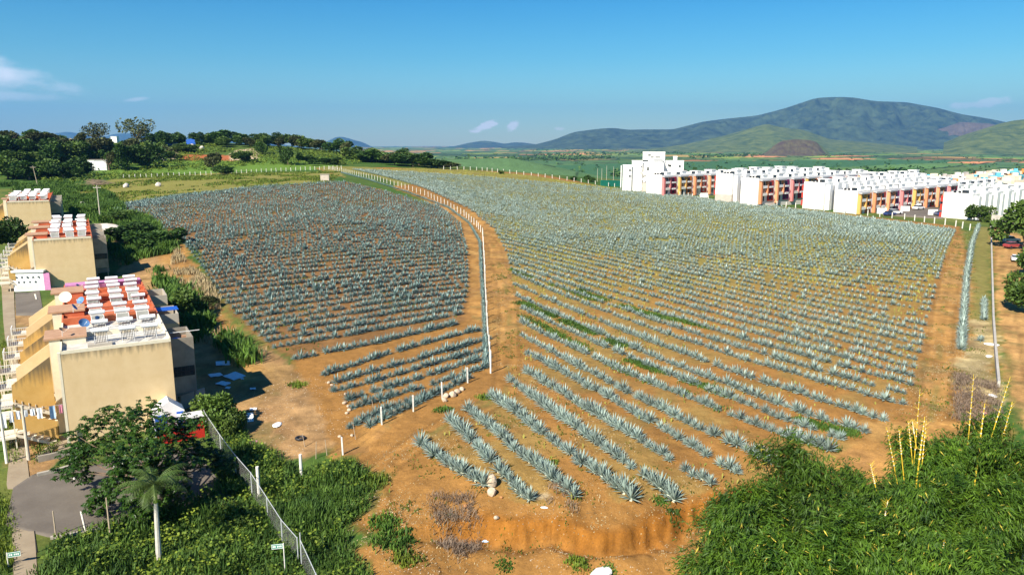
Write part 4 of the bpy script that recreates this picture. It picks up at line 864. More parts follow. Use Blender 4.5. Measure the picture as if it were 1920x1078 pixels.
            for (xa, ya) in ((x0 - 1.9, yy - .9), (x0 - 1.9, yy + 1.1), (x0 - .12, yy - .9)): p_.box(xa + .01, xa + .11, ya + .01, ya + .11, -.3, 4.047)
            p_.build('post', m_cream, o)
    return o
B1 = ochre_block(-40.5, 64.6, -.1, 3, [m_roofw, m_roofr, m_roofr], 'nearest ochre block, big blank end wall, white roof stepping to red roofs', pinkend=True)
B2 = ochre_block(-83.6, 129.4, 1.9, 3, [m_roofr, m_roofr, m_roofr], 'second ochre block, red roof packed with white tanks, blank sunlit end')
B3 = ochre_block(-124.5, 184.5, 4.4, 3, [m_roofr, m_roofr, m_roofr], 'farthest ochre block at the upper left, end wall partly behind the second')
# lean-to with a white gable and red floor in front of the first block
o = empty('lean_to', tuple(local(B1, 8.0, -2.6, 0)), ANG); tag(o, 'small white gabled shed with red front and blue doors below the end wall', 'shed')
MB().prism([(-1.2, 0), (1.6, 0), (1.6, 2.3), (.3, 3.4), (-1.2, 2.4)], 'y', .8, 2.55).build('gable_wall', m_white, o)
MB().box(-1.0, .0, .74, .797, .1, 2.1).box(.9, 1.5, .74, .797, .1, 2.2).build('door', m_blue, o)
MB().box(.9, 3.1, -.9, .737, 1.9, 2.0).build('awning', m_frame, o)
MB().box(-.9, 3.0, -1.3, -1.2, .0, 1.3).box(2.9, 3.0, -1.197, .7, 0, 1.3).box(-.9, 2.88, -1.18, .6, .0, .5).build('red_front', m_redp, o)
# terrace clutter on the rear bays
o = empty('roof_clutter', tuple(local(B1, W_ + .5, 4.0, 7.22)), ANG); tag(o, 'blue tub, crate and white pole on the nearest rear terrace', 'clutter')
MB().tube((.4,.2,0), (.4,.2,.7), .35, 10).build('tub', m_blue, o); MB().box(.9,1.3,0,.5,0,.9).build('crate', m_terra, o); MB().tube((-.2,.4,1.25), (2.6,.2,1.3), .04, 5).build('pole', m_frame, o)
for k, (b, l) in enumerate(((14.2+2.4, 'blue painted roof sheet on the second rear bay of the nearest block'),)):
    s = MB().box(.0, 2.4, 0, 2.0, 0, .06).build('roof_sheet', m_blue, None, loc=tuple(local(B1, W_ + .1, b, 8.32)), rz=ANG); tag(s, l, 'roof sheet')
# solar water heaters: tank on a stand with its flat collector in front
def heater_proto(panel=True):
    o = empty('solar_water_heater', (0, 0, 0))
    t = MB(); t.tube((-.84, 0, 1.42), (.84, 0, 1.42), .25, 14); t.build('tank', m_tank, o)
    MB().tube((-.9, 0, 1.42), (-.845, 0, 1.42), .17, 10).tube((.845, 0, 1.42), (.9, 0, 1.42), .17, 10).build('end_cap', m_frame, o)
    s = MB()
    for x in (-.6, .6):
        s.tube((x, .0, 0), (x, 0, 1.18), .028, 5).tube((x, .0, 1.15), (x, -1.9, .2), .022, 5).tube((x, -.9, .05), (x, 0, .75), .018, 4)
    s.tube((-.6, 0, .7), (.6, 0, .7), .02, 4).build('stand', m_frame, o)
    if panel:
        q = MB(); q.prism([(-2.0, .22), (-.25, 1.02), (-.28, 1.10), (-2.03, .30)], 'x', -.72, .72); q.build('collector', m_frame, o)
        q = MB(); q.prism([(-1.95, .325), (-.34, 1.06), (-.345, 1.075), (-1.955, .34)], 'x', -.66, .66); q.build('collector_glass', m_coll, kids(o)[-1])
    else:
        q = MB()
        for t in range(9): q.tube((-.64 + t*.16, -.1, 1.25), (-.64 + t*.16, -1.3, .3), .03, 5)
        q.build('tube_rack', m_dark, o)
    return o
hp = heater_proto(True); hn = heater_proto(False)
uses = {id(hp): 0, id(hn): 0}
def put_heater(blk, a, b, panel, label, rz=0.0, grp='solar water heaters on the ochre roofs', sc=1.0):
    src = hp if panel else hn
    o = src if uses[id(src)] == 0 else copy_tree(src); uses[id(src)] += 1
    p = local(blk, a, b, HH - .26); o.location = p; o.rotation_euler = (0, 0, blk.rotation_euler.z + rz); o.scale = (sc,) * 3
    tag(o, label, 'water heater', grp)
cols = [('left', 3.2), ('middle', 5.4), ('right', 7.6)]
for (blk, nm, rows) in ((B1, 'nearest ochre roof', [(2.6, 0), (6.6, 0), (11.6, 1), (15.4, 1), (19.6, 0), (23.6, 1), (28.0, 1), (31.0, 0), (34.0, 0)]),
                        (B2, 'second ochre roof', [(2.5, 1), (5.4, 0), (10.4, 1), (14.0, 1), (20.0, 1), (24.0, 1), (31.5, 1), (34.8, 1)]),
                        (B3, 'farthest ochre roof', [(2.0, 0), (6.0, 1), (10.5, 1), (15.5, 1), (21.5, 1), (28.0, 1), (33.5, 1)])):
    for ri, (b, pn) in enumerate(rows):
        for cn, a in cols:
            put_heater(blk, a + rng.uniform(-.25, .25), b + rng.uniform(-.25, .25), pn, 'white solar water tank, %s of the %s row back on the %s' % (cn, nth(ri + 1), nm), R(rng.uniform(-3, 3)), sc=.84 if blk is B1 else .88)
    if blk is B3:
        for ri, b in enumerate((3.0, 8.0, 14.0, 22.0)):
            put_heater(blk, 1.3, b, True, 'white solar water tank by the street edge, %s one on the farthest ochre roof' % nth(ri + 1))
# satellite dishes
def dish(blk, a, b, c, r, mm, label, rz, tilt=35):
    bm = MB(); n = 14; vs = [(0, 0, 0)]; fs = []
    for k in (1, 2):
        for i in range(n): t = 6.2832 * i / n; q = r * k / 2; vs.append((q * math.cos(t), q * .9 * math.sin(t), .25 * r * (k / 2) ** 2))
    fs += [(0, 1 + (i + 1) % n, 1 + i) for i in range(n)] + [(1 + i, 1 + (i+1) % n, 1 + n + (i+1) % n, 1 + n + i) for i in range(n)]
    bm.add(vs, fs); o = empty('satellite_dish', tuple(local(blk, a, b, c)), blk.rotation_euler.z + R(rz))
    rf = bm.build('reflector', mm, o, True); rf.location = (0, 0, .55); rf.rotation_euler = (R(90 - tilt), 0, 0)
    MB().tube((0, .1, 0), (0, .05, .55), .03, 5).build('mast', m_frame, o); MB().tube((0, 0, .35), (0, -.55, .75), .015, 4).tube((0, -.55, .72), (0, -.55, .82), .05, 5).build('feed_arm', m_frame, o)
    tag(o, label, 'satellite dish', 'satellite dishes on the ochre roofs')
dish(B1, 2.0, 9.6, HH - .26, .55, m_dish, 'blue satellite dish at the left edge of the white roof', 30)
dish(B1, 3.3, 10.6, HH - .26, .5, m_dish, 'blue satellite dish beside the grid window frame, right of another dish', 60)
dish(B1, 1.2, 15.2, HH + .43, .45, m_dish, 'small blue dish on the second terracotta slab', 80)
dish(B1, 1.9, 20.6, HH + .1, .5, m_dish, 'blue dish on red roof, right of the cream dish', -50)
dish(B1, .4, 22.0, HH + .43, .7, m_dishw, 'large cream dish facing the camera above the street', -20, 20)
dish(B1, 1.6, 33.0, HH - .26, .4, m_dish, 'small blue dish before the pink roof end', 70)
dish(B1, .3, 4.0, HH + .43, .42, m_terra, 'rusty red dish on the first terracotta slab', 70, 60)
# pipes and cables on the white roof
for k, (a0, b0, a1, b1) in enumerate([(1.4, 3.6, 8.6, 4.2), (1.2, 4.6, 8.8, 5.0), (1.6, 7.8, 8.9, 8.4), (1.3, 8.8, 8.6, 9.6), (2.0, 13.2, 8.4, 13.4), (2.2, 17.6, 8.6, 17.4)]):
    s = MB(); p0 = local(B1, a0, b0, HH - .22); p1 = local(B1, a1, b1, HH - .22); s.tube(p0, p1, .05, 6); o = s.build('water_pipe', m_frame); tag(o, 'white water pipe lying across the nearest roof, %s from the end wall' % nth(k + 1), 'pipe', 'water pipes on the nearest roof')
# clothes line
o = empty('clothes_line', tuple(local(B1, -6.6, -.6, 4.2)), ANG); tag(o, 'washing line of pale clothes strung from the landing to the building', 'clothes line')
MB().tube((0, 0, 0), (6.4, .6, -.15), .012, 4).build('line', m_frame, o)
cl = [mat('cloth_blue', (.45,.60,.78), var=.1), mat('cloth_white', (.80,.82,.84), var=.05), mat('cloth_pink', (.65,.25,.32), var=.1)]
xx = .1; k = 0; gl = ['pale blue towel','white shirt','white trousers','white cloth','pale vest','white sleeve top','white sheet piece','light trousers','grey shirt','striped cloth','blue jeans','pink top','white pants','small white cloth']
while xx < 6.2:
    w = random.uniform(.28, .45); hgt_ = random.uniform(.6, 1.35); m_ = cl[0] if k < 2 or k == 9 else (cl[2] if k == 10 else cl[1]); q = MB(); n = 4; vs = []
    for r_ in range(3):
        for c_ in range(n + 1): vs.append((xx + w * c_ / n, .6 * xx / 6.4 + .05 * math.sin(c_ * 2.2 + k) * (r_ + .3) / 2, -.02 - hgt_ * r_ / 2 - .15 * xx / 6.4))
    fs = [(r_*(n+1)+c_, r_*(n+1)+c_+1, (r_+1)*(n+1)+c_+1, (r_+1)*(n+1)+c_) for r_ in range(2) for c_ in range(n)]
    q.add(vs, fs); g = q.build('garment', m_, None, loc=tuple(o.location), rz=ANG); tag(g, '%s hanging as number %d from the street end of the line' % (gl[k % len(gl)], k + 1), 'garment', 'clothes on the washing line'); xx += w + random.uniform(.05, .3) + (.5 if k == 8 else 0); k += 1
# mural board
mx_, my_, mz_ = H(27, 547)
o = empty('mural_board', (mx_, my_, mz_), R(8)); tag(o, 'white painted board with two rows of dark pictures and fine text', 'board')
bw = 5.0
MB().box(0, bw, 0, .15, 0, 3.4).build('panel', m_white, o); MB().box(-.2, bw + .2, -.25, .9, 3.4, 3.75).build('roof', m_white, o); MB().box(bw + .003, bw + 1.0, .0, .15, 0, 3.2).build('side_wall', m_pink, o)
ic = mat('ink', (.05,.07,.08), var=.2)
for r_ in range(2):
    for c_ in range(5 - r_):
        q = MB(); cx = .6 + c_ * .92 + r_ * .3; cz = 2.5 - r_ * .85; n = 9; rr = random.Random(r_ * 7 + c_)
        pts = [(cx + math.cos(6.283*i/n) * .26 * rr.uniform(.5, 1.25), cz + math.sin(6.283*i/n) * .26 * rr.uniform(.5, 1.2)) for i in range(n)]; q.prism(pts, 'y', -.012, -.004); q.build('picture', ic, o)
for r_ in range(4): MB().box(.4, bw - .5 - .3 * (r_ % 2), -.012, -.004, .45 + r_ * .2, .50 + r_ * .2).build('text_line', ic, o)
# ------------------------------------------------------------------ walkway, lots and kerbs
def loft(name, L_, Rr, mm, off=.05, n=40, nw=4, kind='structure', side=.3):
    a = np.array(L_, float); b = np.array(Rr, float); t = np.linspace(0, 1, n); V = []
    xa, ya, _ = hit(np.interp(t, np.linspace(0, 1, len(a)), a[:, 0]), np.interp(t, np.linspace(0, 1, len(a)), a[:, 1])); xb, yb, _ = hit(np.interp(t, np.linspace(0, 1, len(b)), b[:, 0]), np.interp(t, np.linspace(0, 1, len(b)), b[:, 1]))
    X = xa[:, None] + (xb - xa)[:, None] * np.linspace(0, 1, nw)[None, :]; Y = ya[:, None] + (yb - ya)[:, None] * np.linspace(0, 1, nw)[None, :]; Z = ground(X, Y) + off
    Xs = np.c_[X[:, :1], X, X[:, -1:]]; Ys = np.c_[Y[:, :1], Y, Y[:, -1:]]; Zs = np.c_[Z[:, :1] - side, Z, Z[:, -1:] - side]; nw += 2
    V = np.c_[Xs.ravel(), Ys.ravel(), Zs.ravel()]; i = (np.arange(n-1)[:, None] * nw + np.arange(nw-1)[None, :]).ravel()
    o = link(name, np_mesh(name, V, np.c_[i, i+1, i+nw+1, i+nw], mm)); tag(o, kind=kind); return o
m_asph = mat('asphalt_worn', (.120,.100,.080), col2=(.165,.140,.112), scale=.35, rough=.95, bump=.35, bscale=5)
m_walk = mat('walkway_concrete', (.26,.20,.13), col2=(.34,.27,.18), scale=.5, rough=.95, bump=.2)
loft('parking_lot', [(10,985),(95,1008),(215,988),(335,962),(445,945)], [(25,915),(62,890),(180,872),(290,852),(360,838)], m_asph, .06, 40, 20)
loft('parking_lot', [(30,592),(60,592),(82,590)], [(28,548),(56,548),(74,545)], m_asph, .06, 14, 8)
WL = [(24,1120),(25,1040),(22,985),(17,930),(12,905),(19,850),(15,800),(14,740),(13,690),(10,640),(6,600),(3,540),(0,500)]
WR = [(72,1120),(68,1040),(63,983),(60,930),(56,905),(52,870),(40,800),(38,740),(34,690),(31,640),(28,600),(26,540),(22,500)]
wk = empty('walkway', (0, 0, 0)); tag(wk, kind='structure')
for k in range(34):          # poured slabs, one by one
    t0, t1 = k / 34, (k + .992) / 34
    def itp(L_, t): a = np.array(L_, float); s = np.linspace(0, 1, len(a)); return (float(np.interp(t, s, a[:, 0])), float(np.interp(t, s, a[:, 1])))
    if 918 < itp(WL, (t0 + t1) / 2)[1] < 982: continue
    (la, lb), (ra, rb) = (itp(WL, t0), itp(WL, t1)), (itp(WR, t0), itp(WR, t1)); cs = [H(*la), H(*ra), H(*rb), H(*lb)]; jz = random.uniform(.05, .062)
    q = MB(); q.add([(x_, y_, z_ + jz - .15) for x_, y_, z_ in cs] + [(x_, y_, z_ + jz) for x_, y_, z_ in cs], [(0,3,2,1),(4,5,6,7),(0,1,5,4),(1,2,6,5),(2,3,7,6),(3,0,4,7)]); q.build('paving_slab', m_walk, wk)
loft('path', [(68,866),(112,836)], [(66,856),(110,822)], m_walk, .08, 8, 3)
loft('path', [(110,862),(136,850)], [(108,822),(128,812)], m_walk, .08, 8, 3)
def wall_line(name, pts, h, th, mm, label, cat='wall', cap=None, dz=0.0):
    a = np.array(pts, float); x, y, z = hit(a[:, 0], a[:, 1]); s = MB()
    for i in range(len(x) - 1):
        d_ = Vector((x[i+1] - x[i], y[i+1] - y[i])); L2 = d_.length; d_.normalize(); nx, ny = -d_.y * th / 2, d_.x * th / 2
        s.add([(x[i]-nx, y[i]-ny, z[i]-1), (x[i]+nx, y[i]+ny, z[i]-1), (x[i+1]+nx, y[i+1]+ny, z[i+1]-1), (x[i+1]-nx, y[i+1]-ny, z[i+1]-1),
               (x[i]-nx, y[i]-ny, z[i]+h), (x[i]+nx, y[i]+ny, z[i]+h), (x[i+1]+nx, y[i+1]+ny, z[i+1]+h), (x[i+1]-nx, y[i+1]-ny, z[i+1]+h)],
              [(0,3,2,1),(4,5,6,7),(0,1,5,4),(1,2,6,5),(2,3,7,6),(3,0,4,7)])
    o = s.build(name, mm); tag(o, label, cat); return o
wall_line('retaining_wall', [(72,866),(110,858),(148,850)], .55, .25, m_concd, 'low stained wall between the lawn and the parking lot')
wall_line('retaining_wall', [(70,893),(110,884),(150,872)], .3, .3, m_conc, 'pale kerb wall along the top of the parking lot')
wall_line('kerb', [(95,1010),(215,990),(335,963)], .18, .25, m_conc, 'broken pale kerb along the near edge of the parking lot', 'kerb')
wall_line('block_wall', [(340,768),(385,752)], 1.5, .2, m_conc, 'grey block wall beside the shed and the wire fence')
m_line = mat('lot_paint', (.62,.58,.48), var=.15, scale=2)
for k, (a, b, l) in enumerate([((150,960),(158,995),'worn white bay line on the near side of the lot'), ((134,888),(138,900),'worn white bay line at the far side of the lot'), ((210,872),(214,886),'worn white bay line hidden partly by the tree'), ((64,552),(67,562),'white bay line in the small lot by the mural')]):
    o = loft('bay_line', [a, b], [(a[0] + 4, a[1]), (b[0] + 4, b[1])], m_line, .075, 4, 2, None, .01); tag(o, l, 'bay line')
# ------------------------------------------------------------------ poles, posts and signs
m_post = mat('post_white', (.74,.70,.62), var=.12, scale=2, rough=.85); m_wood = mat('pole_wood', (.42,.33,.23), var=.2, scale=2, rough=.9); m_cpole = mat('pole_concrete', (.56,.50,.40), var=.1, scale=1.5)
def pole(px, py, h, r, mm, label, name='utility_pole', cat='pole', arm=False, lean=0.0, group=None, rz=0.0, r2=None):
    x, y, z = H(px, py); o = empty(name, (x, y, z), rz); t = (lean * h, 0, h)
    MB().tube((0, 0, -.5), t, r, 8, r2 or r * .65).build('shaft', mm, o)
    if arm:
        MB().box(t[0] - .95, t[0] + .95, -.16, -.09, h - .75, h - .63).build('crossarm', mm, o)
        q = MB()
        for xx in (-.85, -.35, .35, .85): q.tube((t[0] + xx, -.12, h - .63), (t[0] + xx, -.12, h - .45), .05, 6)
        q.build('insulator', m_frame, o)
    tag(o, label, cat, group); return o
pole(188,411,9.2,.17,m_cpole,'concrete utility pole with crossarm at the corner of the left plot',arm=True,rz=.2)
pole(72,352,8.5,.16,m_wood,'leaning utility pole behind the farthest ochre roof',arm=True,lean=-.13,rz=.2)
pole(135,288,9,.16,m_cpole,'utility pole standing among trees on the left hill',arm=True)
pole(13,868,9.0,.13,m_post,'white lamp post beside the walkway, cut by the left edge',name='lamp_post',lean=-.0)
pole(54,862,5.0,.16,m_cpole,'short concrete post between walkway and lawn',name='concrete_post',cat='post')
pole(70,1035,1.6,.06,m_dark,'dark metal post at the lower end of the walkway',name='metal_post',cat='post')
pole(105,1006,2.0,.06,m_wood,'bare wooden stake at the near edge of the lot, left one',name='wooden_stake',cat='stake',group='stakes at the lot')
pole(207,1006,3.0,.07,m_wood,'taller bare wooden stake at the near edge of the lot',name='wooden_stake',cat='stake',group='stakes at the lot')
m_sign = mat('sign_green', (.03,.25,.17), var=.06, rough=.5)
def sign(px, py, top, side, label, rz):
    x, y, z = H(px, py); xt, yt, zt = at_y(top[0], top[1], y); o = empty('street_sign', (x, y, z), rz); h = float(zt) - z + .05
    MB().tube((0, 0, -.4), (0, 0, h), .04, 6).build('pole', m_post, o)
    s = 1 if side > 0 else -1; a, b = (.04, .78) if s > 0 else (-.78, -.04)
    pl = MB().box(a, b, -.02, .02, h - .36, h - .02).build('plate', m_sign, o)
    q = MB(); q.box(a, b, -.026, -.022, h - .06, h - .02).box(a, b, -.026, -.022, h - .36, h - .325).box(a, a + .03, -.026, -.022, h - .322, h - .063).box(b - .03, b, -.026, -.022, h - .322, h - .063); q.build('border', m_white, pl)
    q = MB()
    for (u0, u1) in ((.10, .22), (.24, .38), (.48, .60), (.62, .74), (.76, .90)):
        ww = b - a; q.box(a + u0*ww, a + u1*ww - .012, -.027, -.023, h - .255, h - .125)
    q.build('lettering', m_white, pl); tag(o, label, 'street sign', 'green street signs')
sign(535, 1076, (528, 1019), -1, 'green street sign on a white pole by the wire fence', R(12)); sign(16, 1062, (11, 1037), 1, 'green street sign at the bottom left edge beside the walkway', R(20))
# wire fence along the weeds
m_wire = bpy.data.materials.new('wire_mesh'); m_wire.use_nodes = True; nt = m_wire.node_tree; N = nt.nodes; L = nt.links
tc = N.new('ShaderNodeTexCoord'); mp = N.new('ShaderNodeMapping'); mp.inputs['Rotation'].default_value = (0, R(45), 0)
L.new(tc.outputs['Object'], mp.inputs[0]); vs_ = []
for ax in (0, 2):
    sx = N.new('ShaderNodeSeparateXYZ'); L.new(mp.outputs[0], sx.inputs[0]); fr = N.new('ShaderNodeMath'); fr.operation = 'PINGPONG'; fr.inputs[1].default_value = .05; L.new(sx.outputs[ax], fr.inputs[0])
    lt = N.new('ShaderNodeMath'); lt.operation = 'LESS_THAN'; lt.inputs[1].default_value = .0045; L.new(fr.outputs[0], lt.inputs[0]); vs_.append(lt.outputs[0])
mxx = N.new('ShaderNodeMath'); mxx.operation = 'MAXIMUM'; L.new(vs_[0], mxx.inputs[0]); L.new(vs_[1], mxx.inputs[1])
tb = N.new('ShaderNodeBsdfTransparent'); ms = N.new('ShaderNodeMixShader'); L.new(mxx.outputs[0], ms.inputs[0]); L.new(tb.outputs[0], ms.inputs[1]); L.new(N['Principled BSDF'].outputs[0], ms.inputs[2])
N['Principled BSDF'].inputs['Base Color'].default_value = (.45,.45,.43,1); N['Principled BSDF'].inputs['Metallic'].default_value = .3; L.new(ms.outputs[0], N['Material Output'].inputs['Surface'])
m_galv = mat('galvanised', (.50,.52,.52), var=.1, rough=.45, metal=.2)
fence = empty('wire_fence', (0, 0, 0)); tag(fence, 'chain link fence with galvanised posts running through the tall weeds', 'fence')
TOPS = [(372,748),(385,775),(412,815),(440,852),(470,886),(500,932),(527,974),(557,1008),(563,1012),(592,1075),(612,1110)]
tp = []
for (px, py) in TOPS:                                # top points two metres above the ground
    Y = 40.0; best = None
    for Y in np.linspace(36, 76, 160):
        a, b, c = at_y(px, py, Y); e = float(c) - float(ground(np.array([float(a)]), np.array([Y]))[0]) - 2.0
        if best is None or abs(e) < best[0]: best = (abs(e), float(a), float(Y), float(c))
    tp.append(best[1:])
for k, (a, b, c) in enumerate(tp):
    MB().tube((a, b, c - 2.3), (a, b, c + (.55 if k == 8 else .05)), .045, 6).build('post', m_galv, fence)
    if k + 1 < len(tp) and k != 7:
        a2, b2, c2 = tp[k + 1]; MB().tube((a, b, c), (a2, b2, c2), .028, 6).build('top_rail', m_galv, fence)
        ln = math.hypot(a2 - a, b2 - b); q = MB(); q.add([(0, 0, -1.85), (ln, 0, -1.85 + c2 - c), (ln, 0, c2 - c), (0, 0, 0)], [(0, 1, 2, 3)]); ob = q.build('mesh_panel', m_wire, fence); ob.location = (a, b, c); ob.rotation_euler = (0, 0, math.atan2(b2 - b, a2 - a))
for (px, py, h, l) in ((486,912,2.6,'thick round concrete post at the wire fence, in shade'),(565,890,1.9,'white concrete post in the dark weeds, left of the leaning posts')):
    pole(px, py + (20 if px == 486 else 0), h, .13, m_post, l, name='concrete_post', cat='post', r2=.13)
# the post fences
def post_fence(label, pts, n, h, w=.14, hs=None, name='post_fence', wires=3, even=False, mm=None):
    a = np.array(pts, float); t = np.linspace(0, 1, len(a)); T = np.linspace(0, 1, 300); x, y, z = hit(np.interp(T, t, a[:, 0]), np.interp(T, t, a[:, 1]))
    s = np.r_[0, np.cumsum(np.hypot(np.diff(x), np.diff(y)))]; S = np.linspace(0, s[-1], n)
    if even: X = np.array([H(*p)[0] for p in pts]); Y = np.array([H(*p)[1] for p in pts])
    else: X = np.interp(S, s, x); Y = np.interp(S, s, y)
    Z = ground(X, Y); o = empty(name, (float(X[0]), float(Y[0]), float(Z[0]))); tag(o, label, 'fence'); me = MB().box(-w/2, w/2, -w/2, w/2, -.4, h).mesh('post', mm or m_post, bevel=.015)
    for i in range(len(X)):
        p_ = link('post', me, o); p_.location = (X[i] - X[0], Y[i] - Y[0], Z[i] - Z[0]); p_.rotation_euler = (R(random.uniform(-2, 2)), R(random.uniform(-2, 2)), random.random()); p_.scale = (1, 1, (hs[i] if hs else random.uniform(.94, 1.06)))
    q = MB()
    for i in range(len(X) - 1):
        for k in range(wires):
            zz = h * (.92 - k * .28); q.tube((X[i]-X[0], Y[i]-Y[0], Z[i]-Z[0]+zz), (X[i+1]-X[0], Y[i+1]-Y[0], Z[i+1]-Z[0]+zz), .007, 3, cap=False)
    q.build('wire', m_dark, o); return o
post_fence('row of white concrete posts at the edge of the lower left plot', [(643,853),(716,798),(775,771),(829,746),(877,718)], 5, 1.75, even=True)
post_fence('long row of white posts between the two fields, curving uphill', [(920,699),(917,650),(913,600),(910,540),(908,490),(905,440),(893,425),(870,405),(840,388),(800,368),(750,351),(700,337),(650,325),(618,318)], 84, 1.75, w=.15)
tall = pole(920,699,2.75,.10,m_post,'tall white corner post where the two fences meet',name='corner_post',cat='post',r2=.10)
post_fence('white posts along the crest before the housing', [(832,318),(900,320),(1000,330),(1060,338),(1150,351),(1240,362),(1300,372),(1400,381),(1500,391),(1600,402),(1700,412),(1790,425),(1818,432)], 72, 1.9, w=.22)
post_fence('white posts between bright grass and olive meadow', [(232,335),(300,332),(400,328),(500,323),(590,319),(640,317)], 44, 1.7, w=.2)
for k, (px, py, h) in enumerate([(592,862,1.6),(614,855,1.5),(668,822,1.6),(703,775,1.4),(573,835,1.3)]):
    pole(px, py, h, .04, m_wood, ['crooked stick post left of the leaning posts','second crooked stick, nearer the white post','leaning stick inside the plot corner','stick leaning among the lowest agaves','short stick by the rubble'][k], name='stick_post', cat='stick', lean=random.uniform(-.2, .1))
# box hut, ruin, boulders, stones, litter
m_hut = mat('hut_block', (.52,.44,.36), var=.15, scale=1)
x, y, z = H(609,340); o = empty('pump_hut', (x, y, z), .15); tag(o, 'small pale block hut at the top corner of the left plot', 'hut'); MB().box(-1.6, 1.6, 0, 2.6, -.3, 2.5).build('wall', m_hut, o); MB().box(-1.75, 1.75, -.15, 2.75, 2.503, 2.65).build('roof', m_conc, o)
x, y, z = H(166,320); o = empty('ruined_house', (x, y, z), .25); tag(o, 'small white unfinished house with open window among trees', 'house')
MB().box(0, 3.2, 0, .3, 0, 5.2).box(3.2, 8.5, .1, .4, 0, 5.0).box(0, .3, .303, 6, 0, 5.2).box(8.2, 8.5, .403, 6, 0, 5).build('wall', m_white, o); MB().box(.9, 2.0, -.05, -.003, 2.6, 4.0).build('window', m_glass, o); MB().box(-.2, 8.7, -.2, 6.2, 5.203, 5.4).build('roof', m_conc, o)
for (px, py, c, l) in ((322,273,m_blue,'blue water tank roof glimpsed between dark trees'),(358,273,m_blue,'blue shed roof glimpsed at the end of the dark pair')):
    x, y, z = H(px, py); o = MB().box(-3, 3, 0, 3, 0, 3.5).prism([(-3, 3.503), (3, 3.503), (0, 4.4)], 'y', 0, 3).build('shed', c, None, loc=(x, y, z)); tag(o, l, 'shed')
x, y, z = H(214,268); o = MB().box(-2, 2, 0, 3, 0, 4).box(-2.2, 2.2, -.2, 3.2, 4.003, 4.3).build('hut', m_white, None, loc=(x, y, z)); tag(o, 'tiny white hut below the blue ridge', 'hut')
# brush heap
x, y, z = H(175,348); q = MB(); rr = random.Random(3)
for k in range(90):
    a = rr.uniform(-.5, 1.1); ln = rr.uniform(3, 8); p0 = Vector((rr.uniform(-3, 3), rr.uniform(-2, 2), rr.uniform(0, 2.5))); q.tube(p0, p0 + Vector((ln * math.cos(a), rr.uniform(-1, 1), -ln * .25 + rr.uniform(-.3, .6))), .07, 4)
o = q.build('brush_heap', m_brush, None, loc=(x, y, z)); tag(o, 'heap of cut grey branches at the end of the bright grass', 'brush heap', kind='stuff')
m_rock = mat('rock_pale', (.40,.30,.20), col2=(.58,.48,.36), scale=2, rough=.95, bump=.3); m_rockw = mat('rock_white', (.56,.50,.43), var=.12, scale=1, rough=.9); m_soilrock = mat('clod', (.42,.20,.08), var=.2, scale=2)
def rock(px, py, w, label, mm=m_rock, sq=(1, .8, .75), name='boulder', cat='boulder', grp=None, seed=0, h=0.0):
    x, y, z = H(px, py); o = link(name, blob(name, seed + int(px), mm, 2, .28, sq)); o.location = (x, y, z + w * .3 * sq[2] + h); o.scale = (w / 2,) * 3; o.rotation_euler = (0, 0, seed * 1.1); tag(o, label, cat, grp); return o
rock(921,912,1.15,'upper pale boulder beside the end of the short front row', sq=(.8,.8,1.1), seed=1); rock(922,925,.95,'lower pale boulder beside the end of the short front row', seed=2)
rock(931,975,.45,'small cream stone above the cut bank', seed=3); rock(873,951,.45,'reddish clod left of the front boulders', m_soilrock, seed=4); rock(940,933,.3,'small red clod below the front boulders', m_soilrock, seed=5)
rock(203,443,6.5,'big white rounded boulder behind the second ochre block', m_rockw, (1.2,.8,.62), seed=6); rock(237,352,2.6,'white boulder in the olive meadow, left one', m_rockw, (1,.8,.8), seed=7); rock(297,350,2.4,'white boulder beside a dark shrub in the olive meadow', m_rockw, (1,.8,.8), seed=8)
rock(155,385,2.2,'pale block beside the utility pole', m_rockw, seed=9)
for k, (px, py) in enumerate([(379,280),(352,283),(298,281),(300,296),(308,302),(360,276),(1127,372)]): 
    if k < 6: rock(px, py, 3.5, ['white rock on the hill above the red bank','pale rock left of the hilltop rock','pale rock by the trees on the hill','rock pile upper stone on the hill','rock pile lower stone on the hill','small white rock near the crest'][k], m_rockw, seed=20 + k)
gs = [(616,718,.35),(622,722,.3),(646,757,.4),(653,764,.35),(655,772,.35),(651,777,.3),(849,742,.8),(836,745,.6),(858,736,.6),(866,731,.5),(833,752,.5),(648,740,.3),(660,816,.3),(637,818,.3)]
for k, (px, py, w) in enumerate(gs): rock(px, py, w * 1.3, '%s of the pale stones lying along the left plot edge and fence' % nth(k + 1), name='stone', cat='stone', grp='pale stones at the plot edge', seed=30 + k)
n = 2600; pts = scatter([[(560,690),(660,740),(650,830),(560,860),(440,800),(430,740),(520,720)], [(640,890),(900,1000),(1290,1000),(1300,1078),(640,1078)], [(1790,650),(1880,690),(1890,800),(1790,760)], [(1000,930),(1290,960),(1250,1000),(900,990)], [(340,480),(430,600),(500,640),(420,620),(360,540)]], 4.2, .42, 3, 19)
r_ = rng.uniform(.02, .075, len(pts[0])); m_peb = mat('pebble', (.34,.25,.15), col2=(.52,.42,.30), scale=.6); g = ground(*pts); q = []; f = []
base = np.array([(1,0,0),(0,1,0),(-1,0,0),(0,-1,0),(0,0,.8)], float)
for i in range(len(pts[0])):
    a = rng.uniform(0, 3); ca, sa = math.cos(a), math.sin(a); b_ = base * r_[i] * rng.uniform(.6, 1.3, 3); q.append(np.c_[b_[:, 0]*ca - b_[:, 1]*sa + pts[0][i], b_[:, 0]*sa + b_[:, 1]*ca + pts[1][i], b_[:, 2] + g[i]]); f.append(np.array([(0,1,4),(1,2,4),(2,3,4),(3,0,4)]) + 5 * i)
tag(link('pebbles', np_mesh('pebbles', np.concatenate(q), np.concatenate(f), m_peb)), 'small pale stones strewn over the bare soil', 'pebbles', kind='stuff')
